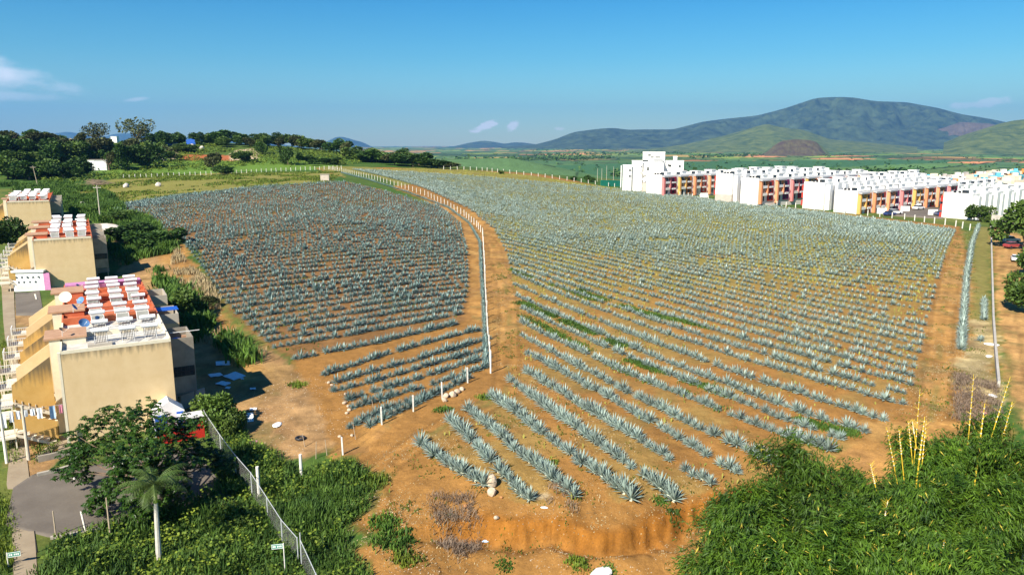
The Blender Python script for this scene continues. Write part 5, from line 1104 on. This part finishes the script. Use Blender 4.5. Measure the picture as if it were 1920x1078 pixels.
def sheet(px, py, w, d_, label, mm, rz=0.0, tilt=6.0, h=.08, name='plastic_sheet', cat='sheet', grp=None):
    x, y, z = H(px, py); q = MB(); nn = 5; vs = [(w * (i / nn - .5), d_ * (j / nn - .5), .06 * random.random() + h) for j in range(nn + 1) for i in range(nn + 1)]
    vs += [(a, b, c - .035) for a, b, c in vs]; K = (nn + 1) ** 2; fs = [(j*(nn+1)+i, j*(nn+1)+i+1, (j+1)*(nn+1)+i+1, (j+1)*(nn+1)+i) for j in range(nn) for i in range(nn)]; fs += [tuple(K + v for v in f_[::-1]) for f_ in fs]
    q.add(vs, fs); o = q.build(name, mm, None, loc=(x, y, z), rz=rz); o.rotation_euler = (R(tilt), R(random.uniform(-5, 5)), rz); tag(o, label, cat, grp)
m_pale = mat('board_pale', (.62,.66,.68), var=.06, scale=2)
for k, (px, py, w, d_) in enumerate([(418,682,1.6,1.4),(404,704,1.4,1.0),(440,706,1.7,1.9),(419,720,1.2,1.3),(427,728,.6,.5),(474,729,.6,.6),(454,711,.4,.3)]):
    sheet(px, py, w, d_, ['pale board lying farthest back in the block shadow','narrow pale board at the left in the block shadow','largest pale board in the block shadow','pale board below the largest one in shadow','scrap beside the nearest board in shadow','small pale board near the shadow tip','little scrap right of the largest board'][k], m_pale, .4 + k * .3, grp='boards lying in the shadow')
sheet(461,787,1.5,1.1,'white board leaning by the green shrub on the rubble', m_white, .3, 35, .3); sheet(475,768,.7,.5,'small white scrap above the leaning board', m_white, .2); 
for k, (px, py, w, l) in enumerate([(520,797,1.2,'crumpled white plastic on the rubble'),(1858,648,1.5,'white plastic heap by the low wall'),(1855,668,1.0,'white scrap below the plastic heap by the wall'),(1862,742,1.0,'white bag at the end of the low wall'),(908,984,.6,'pale blue plastic bag above the bank'),(1125,1060,1.8,'pinkish white rubbish at the foot of the bank'),(1843,775,.7,'pink scrap in the dead brush'),(1020,955,.5,'grey scrap beside the big front agave'),(474,828,.8,'pink bag at the weed edge')]):
    rock(px, py, w, l, m_white if k != 4 and k != 6 and k != 8 else (cl[0] if k == 4 else cl[2]), (1.2,.7,.22), 'plastic_scrap', 'litter', 'litter on the ground', seed=50 + k)
x, y, z = H(563,822); bm = bmesh.new(); me = bpy.data.meshes.new('tyre'); R1, R2 = .38, .13; vs = []; 
q = MB(); nn, mmn = 18, 8
vs = [((R1 + R2 * math.cos(6.283*j/mmn)) * math.cos(6.283*i/nn), (R1 + R2 * math.cos(6.283*j/mmn)) * math.sin(6.283*i/nn), R2 * math.sin(6.283*j/mmn)) for i in range(nn) for j in range(mmn)]
q.add(vs, [(i*mmn+j, ((i+1)%nn)*mmn+j, ((i+1)%nn)*mmn+(j+1)%mmn, i*mmn+(j+1)%mmn) for i in range(nn) for j in range(mmn)]); o = q.build('tyre', m_dark, None, True, loc=(x, y, z + .12)); tag(o, 'black car tyre lying on the rubble', 'tyre')

# ------------------------------------------------------------------ the broadleaf tree and the palm in front
m_lt = leafm('tree_leaf_glossy', (.014,.048,.006), (.060,.125,.014), .5); m_lt.node_tree.nodes['Principled BSDF'].inputs['Roughness'].default_value = .35
def big_tree():
    base = Vector((-27.0, 53.5, float(ground(np.array([-27.0]), np.array([53.5]))[0]))); o = empty('broadleaf_tree', tuple(base)); tag(o, 'large dark green broadleaf tree standing over the parking lot', 'tree')
    rr = random.Random(11); tips = []; t = MB()
    CL = [(-34.9,53,1.3),(-33.2,54,2.6),(-34.3,52.6,3.4)]
    CP_ = [(175,795,56),(205,775,57),(245,780,55),(275,768,56),(300,790,55),(225,810,54),(190,830,56),(160,850,55),(135,848,56),(125,880,55),(150,885,54),(205,845,53),(240,840,52),(270,825,53),(305,815,54),(335,835,55),(350,810,56),(380,840,57),(400,860,58),(350,870,54),(310,865,52),(270,870,51),(230,880,52),
           (190,930,52),(215,905,51),(245,925,50),(180,940,52),(280,905,51),(320,900,52),(255,800,54),(320,800,56),(345,790,57),(285,845,51),(150,820,56),(365,855,56),(225,860,51),(260,950,50),(290,940,51),(420,868,58),(335,920,53)]
    for (px, py, Y) in CP_:
        a, b, c = at_y(px, py, Y); tips.append(Vector((float(a), float(b), float(c))) - base)
    root = [(0, 0, -.5), (.1, 0, 1.2), (-.5, .2, 2.6)]
    t.tube(root[0], root[1], .30, 8, .24).tube(root[1], root[2], .24, 8, .18)
    for p in tips:
        mid = Vector(root[2]) * .45 + p * .55 + Vector((rr.uniform(-.3,.3), rr.uniform(-.3,.3), rr.uniform(-.5, .0))); t.tube(root[2], mid, .10, 6, .06); t.tube(mid, p, .06, 5, .025)
    t.build('trunk', m_bark, o)
    Ps, Ds = [], []
    for p in tips:
        for _ in range(54):
            d_ = Vector((rr.gauss(0, 1), rr.gauss(0, 1), rr.gauss(0, .8))); d_.normalize(); c = p + d_ * 1.05 * rr.random() ** .4 * Vector((1, 1, .75)).length / 1.6; nl = 9
            for k in range(nl):
                a = 6.283 * k / nl + rr.random() * .5; Ps.append(c); Ds.append((math.cos(a), math.sin(a), rr.uniform(-.75, -.05)))
    Ps = np.array([tuple(q) for q in Ps]); Ds = np.array(Ds); Ds /= np.linalg.norm(Ds, axis=1)[:, None]; n = len(Ps); up = np.tile([0, 0, 1.0], (n, 1)) + rng.normal(0, .3, (n, 3)); S = np.cross(Ds, up); S /= np.linalg.norm(S, axis=1)[:, None]
    ln = rng.uniform(.20, .38, n)[:, None]; V = np.stack([Ps, Ps + Ds*ln*.55 + S*ln*.22, Ps + Ds*ln + [0,0,-.05], Ps + Ds*ln*.55 - S*ln*.22], 1).reshape(-1, 3); q = np.arange(n)[:, None] * 4
    link('crown', np_mesh('crown', V, np.concatenate([q + [0,1,2], q + [0,2,3]]), m_lt), o)
big_tree()
def palm():
    x, y, z = H(298, 1045); xt, yt, zt = at_y(292, 942, y); h = float(zt) - z; o = empty('palm_tree', (x, y, z)); tag(o, 'palm with pale ringed trunk and arching fronds before the broadleaf tree', 'palm')
    dx = float(xt) - x
    t = MB(); n = 9
    for k in range(n):
        a, b = k / n, (k + 1) / n; r1 = .20 - .06 * a; t.tube((dx*a, 0, h*a - (.4 if k == 0 else 0)), (dx*b, 0, h*b), r1, 9, r1 - .012)
    t.build('trunk', mat('palm_trunk', (.44,.41,.35), col2=(.62,.58,.50), scale=3), o)
    MB().tube((dx, 0, h + .003), (dx, 0, h + 1.25), .15, 9, .09).build('crownshaft', mat('palm_green', (.26,.36,.03), var=.2), o)
    mf = mat('palm_frond', (.030,.070,.014), col2=(.10,.14,.030), scale=.6, rough=.5, rand=.3, translucent=.1); rr = random.Random(5)
    for k in range(21):
        az = k * 2.4 + rr.random() * .4; el = R(rr.choice([80, 60, 40, 25, 10])) ; ln = rr.uniform(2.3, 3.0); p = Vector((dx, 0, h + 1.2)); V = []; Fc = []; ns = 13; d0 = el; pts = []
        for s in range(ns + 1):
            pts.append((p.copy(), d0)); step = ln / ns; p = p + Vector((math.cos(az)*math.cos(d0), math.sin(az)*math.cos(d0), math.sin(d0))) * step; d0 -= R(100) / ns * (.6 + s / ns)
        for s, (p, dd) in enumerate(pts[1:], 1):
            T = Vector((math.cos(az)*math.cos(dd), math.sin(az)*math.cos(dd), math.sin(dd))); side = Vector((-math.sin(az), math.cos(az), 0)); w = .70 * math.sin(math.pi * (.12 + .85 * s / ns)) 
            for sg in (-1, 1):
                for sub in (0, .5):
                    q = p - T * (ln / ns) * sub; tip = q + side * sg * w * .8 + T * w * .45 + Vector((0, 0, -w * rr.uniform(.25, .6))); o_ = len(V); V += [tuple(q - T*.03), tuple(q + T*.05), tuple(tip)]; Fc.append((o_, o_+1, o_+2))
        o_ = len(V)
        for (p, dd) in pts: V += [tuple(p + Vector((0,0,.02))), tuple(p - Vector((0,0,.02)))]
        for s in range(ns): Fc += [(o_+2*s, o_+2*s+1, o_+2*s+3), (o_+2*s, o_+2*s+3, o_+2*s+2)]
        link('frond', np_mesh('frond', V, Fc, mf), o)
palm()
# ------------------------------------------------------------------ bamboo
m_bam = mat('bamboo_leaf', (.008,.038,.003), col2=(.095,.175,.010), scale=.8, rough=.6, rand=.5, translucent=.12)
m_cane = mat('bamboo_cane', (.56,.36,.02), col2=(.66,.48,.05), scale=2, rough=.45); m_caneg = mat('bamboo_cane_green', (.10,.16,.02), var=.2)
m_bamy = mat('bamboo_leaf_yellow', (.30,.26,.03), col2=(.45,.36,.05), scale=1, rand=.3)
def bamboo(px, py, Y, top, spread, nculm, label, seed, yell=0.0):
    """px,py of the top of the clump; it stands Y metres away"""
    a, b, c = at_y(px, py, Y); cx, cz = float(a), float(c); base = Vector((cx, Y + .0, float(ground(np.array([cx]), np.array([Y]))[0])))
    o = empty('bamboo_clump', tuple(base)); tag(o, label, 'bamboo', 'clumps of bamboo in the corner'); rr = np.random.default_rng(seed); Hc = cz - base.z; st = MB(); Ps = []; Ds = []
    for k in range(nculm):
        pl = k % 7; az = pl * .9 + seed + rr.normal(0, .16); out = spread * (.35 + .65 * ((pl * 37 + seed * 11) % 10) / 10) * rr.uniform(.8, 1.1); hh = Hc * (.72 + .33 * ((pl * 53 + seed * 7) % 10) / 10) * rr.uniform(.93, 1.04) * (1 - .25 * (out / spread) ** 2); p0 = np.array([rr.normal(0, .5), rr.normal(0, .5), 0.]); d_ = np.array([math.cos(az), math.sin(az)])
        prev = p0; n = 14
        for s in range(1, n + 1):
            t = s / n; r_ = out * t ** 2.1; z = hh * (math.sin(t * 1.9) / .947 if t * 1.9 < 1.57 else (1 / .947) * (math.sin(t*1.9))) * .97; q = np.array([p0[0] + d_[0]*r_, p0[1] + d_[1]*r_, z])
            if s <= 7: st.tube(prev, q, .05, 5, .045, cap=False)
            if t > .22:
                T = q - prev; T /= np.linalg.norm(T); m = int(11 + 26 * t)
                off = rr.normal(0, .26 + .24 * t, (m, 3)); Ps.append(q + off - [0, 0, .12]); dd = np.tile(T * .5, (m, 1)) + rr.normal(0, .42, (m, 3)); dd[:, :2] += d_ * .55; dd[:, 2] -= .65; Ds.append(dd)
            prev = q
    Ps = np.concatenate(Ps); Ds = np.concatenate(Ds); Ds /= np.linalg.norm(Ds, axis=1)[:, None]; keep = Ps[:, 2] > .1; Ps = Ps[keep]; Ds = Ds[keep]
    # every spray point carries a fan of narrow leaves
    per = 3; Ps = np.repeat(Ps, per, 0) + rr.normal(0, .05, (len(Ps)*per, 3)); Ds = np.repeat(Ds, per, 0) + rr.normal(0, .38, (len(Ds)*per, 3)); Ds /= np.linalg.norm(Ds, axis=1)[:, None]; n = len(Ps)
    up = np.tile([0, 0, 1.0], (n, 1)) + rr.normal(0, .5, (n, 3)); S = np.cross(Ds, up); S /= np.linalg.norm(S, axis=1)[:, None]; ln = rr.uniform(.28, .55, n)[:, None]
    V = np.stack([Ps, Ps + Ds*ln*.35 + S*.036, Ps + Ds*ln - [0,0,.04], Ps + Ds*ln*.35 - S*.036], 1).reshape(-1, 3); q = np.arange(n)[:, None] * 4
    yl = (rr.random(n) < .015).astype(int); link('foliage', np_mesh('foliage', V, np.concatenate([q + [0,1,2], q + [0,2,3]]), None, mats=[m_bam, m_bamy], mi=np.r_[yl, yl]), o); st.build('culm', m_caneg, o); return o
BAM = [(1480,842,46,3.6,30,'bamboo clump with a nodding plume at the left top of the thicket'),(1400,905,43,3.4,30,'bamboo clump at the left edge of the thicket'),(1380,985,39,3.0,28,'lowest left bamboo clump spreading over the bare soil'),(1560,900,42,3.6,32,'bamboo clump in the left middle of the thicket'),
       (1640,872,47,3.4,28,'bamboo clump behind the left middle one'),(1740,815,50,3.8,32,'bamboo clump at the top under the yellow canes'),(1860,805,50,3.8,32,'bamboo clump at the top right below the dirt road'),(1500,985,37,3.2,30,'bamboo clump at the bottom left of the thicket'),
       (1620,970,38,3.6,32,'bamboo clump at the bottom centre of the thicket'),(1720,905,43,3.6,32,'bamboo clump in the middle right of the thicket'),(1840,905,43,3.8,32,'bamboo clump at the right, halfway down'),(1750,1000,37,3.6,30,'bamboo clump at the bottom right of the thicket'),(1880,1010,37,3.6,30,'bamboo clump in the bottom right corner'),(1940,850,47,3.4,26,'bamboo clump cut by the right edge')]
for k, (px, py, Y, sp, nc, l) in enumerate(BAM): bamboo(px, py, Y, 0, sp, nc, l, 100 + k)
def cane(px0, py0, px1, py1, Y, label, r=.07, green=False):
    a, b, c = at_y(px0, py0, Y); a2, b2, c2 = at_y(px1, py1, Y); p0 = Vector((float(a), Y, float(c))); p1 = Vector((float(a2), Y + .2, float(c2))); d_ = p1 - p0; zb = float(ground(np.array([p0.x]), np.array([Y]))[0]); pb = p0 - d_ * min(1.2, (p0.z - zb) / max(.1, d_.z)); pb.z = max(pb.z, zb)
    o = empty('bamboo_cane', tuple(pb)); n = 9; q = MB(); kn = MB(); lv = MB(); rr = random.Random(px0)
    q.tube((0, 0, 0), p0 - pb, r, 6, r)
    for k in range(n):
        s0, s1 = k / n, (k + 1) / n; A = p0 + d_ * s0 - pb; B_ = p0 + d_ * s1 - pb; rad = r * (1 - .55 * s0); q.tube(A, B_, rad, 6, rad * .92); kn.tube(A - d_.normalized() * .03, A + d_.normalized() * .03, rad * 1.35, 6)
        for _ in range(3):
            e = A + Vector((rr.uniform(-.35, .35), rr.uniform(-.2, .2), rr.uniform(.05, .35))); lv.tube(A, e, .012, 3, .004)
    q.build('culm', m_cane, o); kn.build('node', m_post, o); lv.build('twig', m_cane, o); tag(o, label, 'bamboo cane', 'yellow bamboo canes')
for k, (a, b, c, d_, Y, l) in enumerate([(1676,872,1665,802,47,'leftmost yellow cane of the thicket'),(1690,850,1688,805,47,'short yellow cane beside the leftmost one'),(1716,842,1728,730,49,'tall thin yellow cane leaning over the track'),(1708,838,1706,790,49,'short yellow cane left of the tall thin one'),
        (1724,860,1737,783,48,'thick yellow cane right of the tall thin one'),(1730,858,1740,790,48,'yellow cane touching the thick one'),(1818,796,1829,703,50,'tall cane before the dead brush, green below'),(1836,840,1850,758,49,'thick yellow cane with a tufted top'),(1868,790,1898,708,50,'yellow cane leaning right over the dirt road'),
        (1880,820,1902,755,50,'second cane leaning right over the dirt road'),(1767,1058,1774,1015,38,'short bright yellow cane low in the thicket'),(1640,905,1634,870,45,'small yellow cane left in the thicket'),(1660,965,1668,940,42,'thin yellow shoot in the middle of the thicket'),(1676,975,1690,950,42,'thin yellow shoot right of another one'),(1714,812,1713,790,49,'tiny yellow cane between taller ones')]):
    cane(a, b, c, d_, Y, l, .05 if k in (4, 7, 10) else .032)
pole(1912,1078,2.6,.09,m_conc,'grey post at the bottom right corner',name='concrete_post',cat='post')
pole(1906,1050,2.2,.08,m_conc,'second grey post above the corner one',name='concrete_post',cat='post')
# ------------------------------------------------------------------ the white housing on the right
m_wh = mat('wall_white', (.80,.79,.76), col2=(.72,.70,.66), scale=.25, rough=.85); m_wh2 = mat('wall_offwhite', (.74,.70,.63), var=.06, scale=.4, rough=.9)
m_greyw = mat('wall_grey', (.42,.42,.42), var=.12, scale=.5); m_base = mat('plinth', (.46,.41,.35), var=.15, scale=.5, rough=.95)
PIL = [mat('pillar_pink', (.62,.20,.19), var=.06), mat('pillar_yellow', (.66,.36,.10), var=.06), mat('pillar_orange', (.62,.24,.11), var=.06), mat('pillar_salmon', (.72,.30,.15), var=.06)]
PAN = [mat('panel_crimson', (.30,.018,.05), var=.1), mat('panel_orange', (.50,.15,.03), var=.1), mat('panel_red', (.42,.045,.03), var=.1), mat('panel_plum', (.20,.025,.10), var=.1)]
m_tin = mat('water_tank_black', (.02,.02,.022), var=.2, rough=.5)
TH = R(50)
_bx = {}
def bx(key, dims, m_):
    if key not in _bx: _bx[key] = MB().box(*dims).mesh(key.split('|')[0], m_)
    return _bx[key]
def white_block(px, py, Y, h, w, nu, kind, label, seed=0, U=11.0, detail=True, name='housing_block', th=TH):
    a, b, c = at_y(px, py, Y); z0 = float(c) - h; o = empty(name, (float(a), float(Y), z0), -th); tag(o, label, 'housing block', 'white housing blocks right of the field')
    Ln = nu * U; gz = -4.0
    MB().box(0, w, 0, Ln, .9, h - .5).build('wall', m_wh, o); MB().box(-.02, w + .02, -.02, Ln, gz, .897).build('plinth', m_base if seed % 2 else m_wh2, o)
    q = MB(); q.box(0, w, 0, .18, h - .497, h).box(0, .18, .183, Ln, h - .497, h).box(w - .18, w, .183, Ln, h - .497, h - .1); q.build('parapet', m_wh, o)
    for k in range(nu):
        y0 = k * U; hd = MB(); s = 1.5 + .3 * ((k + seed) % 2)
        hd.box(w * .32, w * .78, y0 + 5.2, y0 + 8.6, h - .497, h + s - .6); hd.box(w * .28, w * .82, y0 + 5.0, y0 + 8.8, h + s - .597, h + s - .4); rh = hd.build('roof_house', m_wh, o)
        MB().box(w * .42, w * .66, y0 + 5.12, y0 + 5.18, h - .4, h + .7).build('opening', m_glass, rh)
        if detail:
            for q_ in range(2 if k else 3):
                t = MB().tube((w * (.25 + .17 * q_), y0 + 3.2, h - .497), (w * (.25 + .17 * q_), y0 + 3.2, h + .55), .45, 9, .38); t.build('roof_tank', m_tin, o)
            MB().box(w * .1, w * .9, y0 + 10.7, y0 + 10.9, h - .497, h + .75).build('party_wall', m_wh, o)
        if kind == 'front':
            pc = PIL[(k + seed) % 4]; nc = PAN[(k + seed) % 4]
            MB().box(w + .003, w + 1.05, y0 + .5, y0 + 1.5, -.5, h - .55).build('pillar', pc, o); MB().box(w + .003, w + 1.05, y0 + 4.7, y0 + 5.35, 2.7, h - .55).build('pillar', pc, o)
            MB().prism([(w + .2, h - 1.0), (w + 1.5, h - 1.15), (w + 1.5, h - .62), (w + .2, h - .4)], 'y', y0 + .1, y0 + 5.9).build('canopy', m_greyw, o)
            for lv in range(3):
                z = .25 + lv * 2.75
                wd = MB().box(w + .003, w + .06, y0 + 1.9, y0 + 4.3, z, z + 1.95).build('window', m_glass, o); f = MB()
                for yy in (1.9, 3.05, 4.22): f.box(w + .063, w + .12, y0 + yy, y0 + yy + .09, z, z + 1.95)
                f.build('frame', m_white, wd)
                if lv: MB().box(w + .14, w + .98, y0 + 1.55, y0 + 4.65, z - .55, z + .42).build('balcony', m_wh if lv == 2 else m_wh2, o)
                MB().box(w + .003, w + .30, y0 + 6.1, y0 + 9.9, z + .1, z + 2.2).build('colour_panel', nc, o)
                MB().box(w + .303, w + .34, y0 + 7.2, y0 + 8.4, z + .6, z + 1.7).build('window', m_glass, o)
                if lv: MB().box(w + .35, w + .95, y0 + 6.3, y0 + 8.8, z - .5, z + .15).build('balcony', m_wh, o)
        else:
            MB().box(w + .003, w + 1.5, y0 + 1.2, y0 + 3.2, gz, h - .9).build('fin', m_wh, o); MB().box(w + .003, w + 1.5, y0 + 6.8, y0 + 9.8, gz, h - .2).build('fin', m_wh, o)
            for lv in range(3):
                z = .6 + lv * 2.75; MB().box(w + .003, w + .06, y0 + 3.9, y0 + 5.3, z + .2, z + 1.5).build('window', m_glass, o)
            MB().box(w + .003, w + .5, y0 + 5.5, y0 + 6.7, gz, h - 1.2).build('duct_wall', m_greyw, o)
            if k == 0 and detail:
                for lv in range(3): MB().box(-.9, -.003, .3, 1.5, .4 + lv * 2.75, 2.4 + lv * 2.75).build('colour_panel', PAN[2], o)
    return o
white_block(1213,327,330,9,8.2,6,'front','first coloured block, small blank end wall beside the tall white building',0)
white_block(1343,325,300,9,7.6,7,'rear','second pair, left block: white end wall then blank rear with windows',1)
white_block(1390,333,283,9,7.4,8,'front','second pair, right block: small white end and colourful balconies',2)
white_block(1508,341,275,9,7.9,8,'rear','third pair, left block: tall white end wall with a grey strip of windows',0)
white_block(1566,356,262,9,8.0,8,'front','third pair, right block: white end and longest colourful front',1)
white_block(1770,361,250,9,8.8,9,'rear','big white block nearest the right track with many white fins',2)
for k, (px, py, Y, n, l) in enumerate([(1358,320,345,5,'white block whose roof houses show behind the second pair'),(1560,331,330,7,'white block with roof houses behind the third pair'),(1668,342,340,5,'white block beyond the colourful third front'),(1745,347,345,6,'white block just behind the big white one')]):
    white_block(px, py, Y, 9, 8, n, 'rear' if k % 2 else 'front', l, k, detail=False)
# tall stepped building
a, b, c = at_y(1168, 311, 345); zb = 5.0; o = empty('stepped_building', (float(a), 345, zb), -R(12)); tag(o, 'tall white stepped building at the left end of the housing', 'building')
pxm = 345 / 1390.0
def hgt_of(py): return float(at_y(1200, py, 345)[2]) - zb
for k, (x0, x1, d0, d1, py) in enumerate([(1168,1184,0,10,311),(1184,1203,1.5,12,303),(1203,1243,3,14,287),(1243,1258,4,14,303),(1258,1265,2,14,295),(1265,1277,2.5,12,303),(1212,1242,-4,2.9,307),(1224,1240,-3,2.8,300)]):
    X0, X1 = (x0 - 1168) * pxm, (x1 - 1168) * pxm; hh = hgt_of(py); MB().box(X0 + .003, X1, d0 + .01 * k, d1, -5, hh).box(X0 - .1, X1 + .1, d0 + .01 * k - .1, d0 + .01*k + .2, hh + .003, hh + .5).build('wall', m_wh if k != 7 else m_greyw, o)
for (px, py, w, h_, d_) in [(1181,318,4,3,-.06),(1181,329,4,3,-.06),(1201,312,2.5,2,1.45),(1201,324,2.5,2,1.45),(1253,309,4,4,3.95),(1270,310,4,3.4,2.45),(1250,308,2,4,3.95),(1230,294,9,2,2.95),(1220,294,6,2,2.95),(1215,290,5,2.5,2.95),(1209,300,10,2.5,-4.06),(1236,325,4,5,-4.06),(1214,313,3,6,-4.06)]:
    X = (px - 1168) * pxm; Z = hgt_of(py); MB().box(X - w*pxm/2, X + w*pxm/2, d_, d_ + .05, Z - h_*pxm, Z).build('window', m_glass, o)
for k in range(6): MB().tube(((1206 + k*2.2 - 1168) * pxm, 4, hgt_of(302)), ((1206 + k*2.2 - 1168) * pxm, 4, hgt_of(299)), .5, 8).build('roof_tank', m_tin, o)
q = MB(); X = (1209 - 1168) * pxm
for k in range(3): q.prism([(X - 1.6, 3 + k*3), (X + 1.6, 5 + k*3), (X + 1.6, 5.5 + k*3), (X - 1.6, 3.5 + k*3)], 'y', 1.0, 1.3)
q.build('outside_stair', m_wh2, o); MB().box(X - 1.2, X + 2.0, .2, .9, -4, 5).build('gate', m_base, o)
# netting, lamps, poles, walls
m_net = mat('netting_green', (.02,.26,.17), var=.15, scale=1); m_wl = mat('low_wall', (.34,.31,.27), col2=(.50,.46,.40), scale=.8, rough=.95, bump=.2)
wall_line('netting', [(1126,349),(1168,350)], 3.0, .08, m_net, 'green netting strip left of the tall white building', 'netting')
pole(1164,352,11.0,.3,m_white,'white mast with a hooked lamp beside the tall building',name='lamp_mast',r2=.28); pole(1363,378,11,.09,m_cpole,'thin pole before the white wall of the second pair')
for k, (px, py, h) in enumerate([(1137,343,9),(1128,345,8),(1150,340,8),(1120,341,7)]): pole(px, py, h, .10, m_cpole, ['thin pole on the plain nearest the green netting','thin pole on the plain, second from the netting','thin pole on the plain touching the tall building','thin pole on the plain, farthest left'][k])
wall_line('low_wall', [(1857,418),(1858,440),(1860,520),(1862,600),(1866,660),(1872,726)], .75, .28, m_wl, 'long low grey wall between the field and the dirt road')
wall_line('yard_wall', [(1858,418),(1880,420),(1925,428)], 2.6, .25, m_wl, 'grey-white yard wall closing the dirt road')
wall_line('yard_wall', [(1824,410),(1870,398),(1925,388)], 2.8, .25, m_wh, 'long white yard wall behind the round green bush')
for k, (px, py, l) in enumerate([(1653,401,'white garden wall left of the white van'),(1697,397,'white gate block between the parked cars'),(1749,404,'white low box by the blue bin'),(1719,392,'white block beside the far parked car'),(1320,371,'white low block by the first coloured front'),(1478,383,'white low block before the second coloured front')]):
    x, y, z = H(px, py); o = MB().box(-1.6, 1.6, 0, .3, -.5, 2.0).build('gate_wall', m_wh, None, loc=(x, y, z)); tag(o, l, 'wall', 'white gate walls')
loft('street', [(1655,404),(1700,407),(1768,411)], [(1720,388),(1745,388),(1772,392)], m_asph, .15, 12, 8)
def car(px, py, mm, label, rz, sc=1.0, Yoff=0.0):
    x, y, z = H(px, py); o = empty('parked_car', (x, y + Yoff, z + .12), rz); o.scale = (sc,) * 3
    MB().prism([(-2.1,.35),(2.1,.35),(2.15,.75),(1.9,.95),(.9,1.02),(-1.9,1.05),(-2.15,.8)], 'y', -.86, .86).build('body', mm, o, bevel=.05)
    MB().prism([(-1.75,1.053),(.95,1.023),(.4,1.48),(-1.35,1.5)], 'y', -.76, .76).build('cabin', m_glass, o, bevel=.04)
    MB().prism([(-1.3,1.503),(.36,1.483),(.3,1.53),(-1.25,1.55)], 'y', -.72, .72).build('roof', mm, o)
    for xx in (-1.3, 1.3):
        for yy in (-.88, .70): MB().tube((xx, yy, .33), (xx, yy + .18, .33), .33, 12).build('wheel', m_dark, o)
    MB().box(2.10, 2.17, -.7, -.4, .6, .75).build('headlight', m_white, o); MB().box(2.10, 2.17, .4, .7, .6, .75).build('headlight', m_white, o)
    tag(o, label, 'car', 'parked cars')
m_cw = mat('car_white', (.78,.78,.78), var=.03, rough=.3, spec=.6); m_cb = mat('car_blue', (.03,.05,.16), var=.1, rough=.3); m_cs = mat('car_silver', (.50,.48,.50), var=.05, rough=.3, metal=.3); m_cr = mat('car_red', (.30,.05,.05), var=.1, rough=.3)
car(1677,403,m_cw,'white van parked before the third coloured front',R(20),1.2); car(1668,405,m_cb,'dark blue car in front of the white van',R(20)); car(1722,394,m_cw,'white car parked farther along the coloured front',R(30),1.15)
car(1758,405,m_cb,'blue car behind the big white block corner',R(80)); car(1892,456,m_cs,'silver car under the leafy tree on the dirt road',R(10),1.15); car(1898,466,m_cr,'dark red car half hidden behind the silver one',R(15)); car(1450,379,m_cw,'white car before the second coloured front, left one',R(30)); car(1490,383,m_cw,'white car before the second coloured front, right one',R(30))
car(1903,490,m_cw,'white car hidden in the trees below the silver one',R(60),.9)
x, y, z = at_y(1757, 400, 250); 
# the town behind
TM = [mat('town_cream', (.66,.56,.42), var=.12, scale=.3), mat('town_pale', (.72,.66,.58), var=.1, scale=.3), mat('town_salmon', (.60,.34,.22), var=.12, scale=.3), mat('town_grey', (.42,.38,.34), var=.15, scale=.3), mat('town_orange', (.62,.24,.06), var=.1), mat('town_blue', (.12,.40,.50), var=.1)]
tb = []
for k in range(8):
    rr = random.Random(k); w, d_, h = rr.uniform(6, 11), rr.uniform(6, 10), rr.choice((3.2, 5.8, 6.2)); q = MB(); q.box(-w/2, w/2, 0, d_, -3, h).box(-w/2, w/2, 0, .2, h + .003, h + .5)
    q.box(-w*.35, -w*.1, -.04, -.003, .8, 2.2, 1).box(w*.1, w*.32, -.04, -.003, .3, 2.4, 1)
    if h > 4: q.box(-w*.35, -w*.1, -.04, -.003, 3.6, 5.0, 1).box(w*.1, w*.32, -.04, -.003, 3.6, 5.0, 1)
    q.box(w*.05, w*.4, d_*.4, d_*.8, h + .003, h + 2.2); q.tube((-w*.25, d_*.5, h), (-w*.25, d_*.5, h + 1.3), .6, 8, .5, 2)
    tb.append(q.mesh('town_house', [TM[k % 5 if k < 7 else 5], m_glass, m_tank if k % 2 else m_tin]))
rr = random.Random(21); tl = 0; rws = ['farthest', 'middle', 'nearest']
for row, (x0, y0, x1, y1, Y, n) in enumerate([(1700,338,1925,324,620,26),(1700,344,1925,333,520,24),(1700,351,1925,343,430,20)]):
    for k in range(n):
        px = x0 + (x1 - x0) * (k + rr.uniform(-.25, .25)) / n; py = y0 + (y1 - y0) * k / n + rr.uniform(-1.5, 1.5); YY = Y * rr.uniform(.95, 1.05); a, b, c = at_y(px, py, YY)
        zg = float(ground(np.array([float(a)]), np.array([YY]))[0]); me = tb[rr.randrange(8)]; o = link('town_house', me); o.location = (float(a), YY, max(float(c) - 4.5, zg)); o.rotation_euler = (0, 0, rr.uniform(-.5, .5))
        if o.location.z > zg + 2.5: o.location.z = zg + 2.0 if False else o.location.z
        tag(o, 'small flat roofed house in the dense town beyond the white blocks', 'house', 'houses of the town beyond the white blocks')
for k, (px, py, w, h) in enumerate([(1825,333,18,10),(1848,338,16,9),(1880,336,22,13),(1895,326,16,12),(1905,331,20,12),(1780,335,10,7),(1782,341,12,6),(1912,348,12,9),(1870,325,10,8),(1758,337,10,6)]):
    put_tree(px, py + 6, w, h, 'dark', '%s of the dark trees between the town houses, counted from one end' % nth(k + 1), 'trees in the town', k, Y=None)
x, y = at_z(967, 311, PLAIN); o = MB().box(-14, 14, 0, 20, 0, 8).build('shed', m_wh, None, loc=(float(x), float(y), PLAIN)); tag(o, 'long white shed alone on the plain', 'shed')
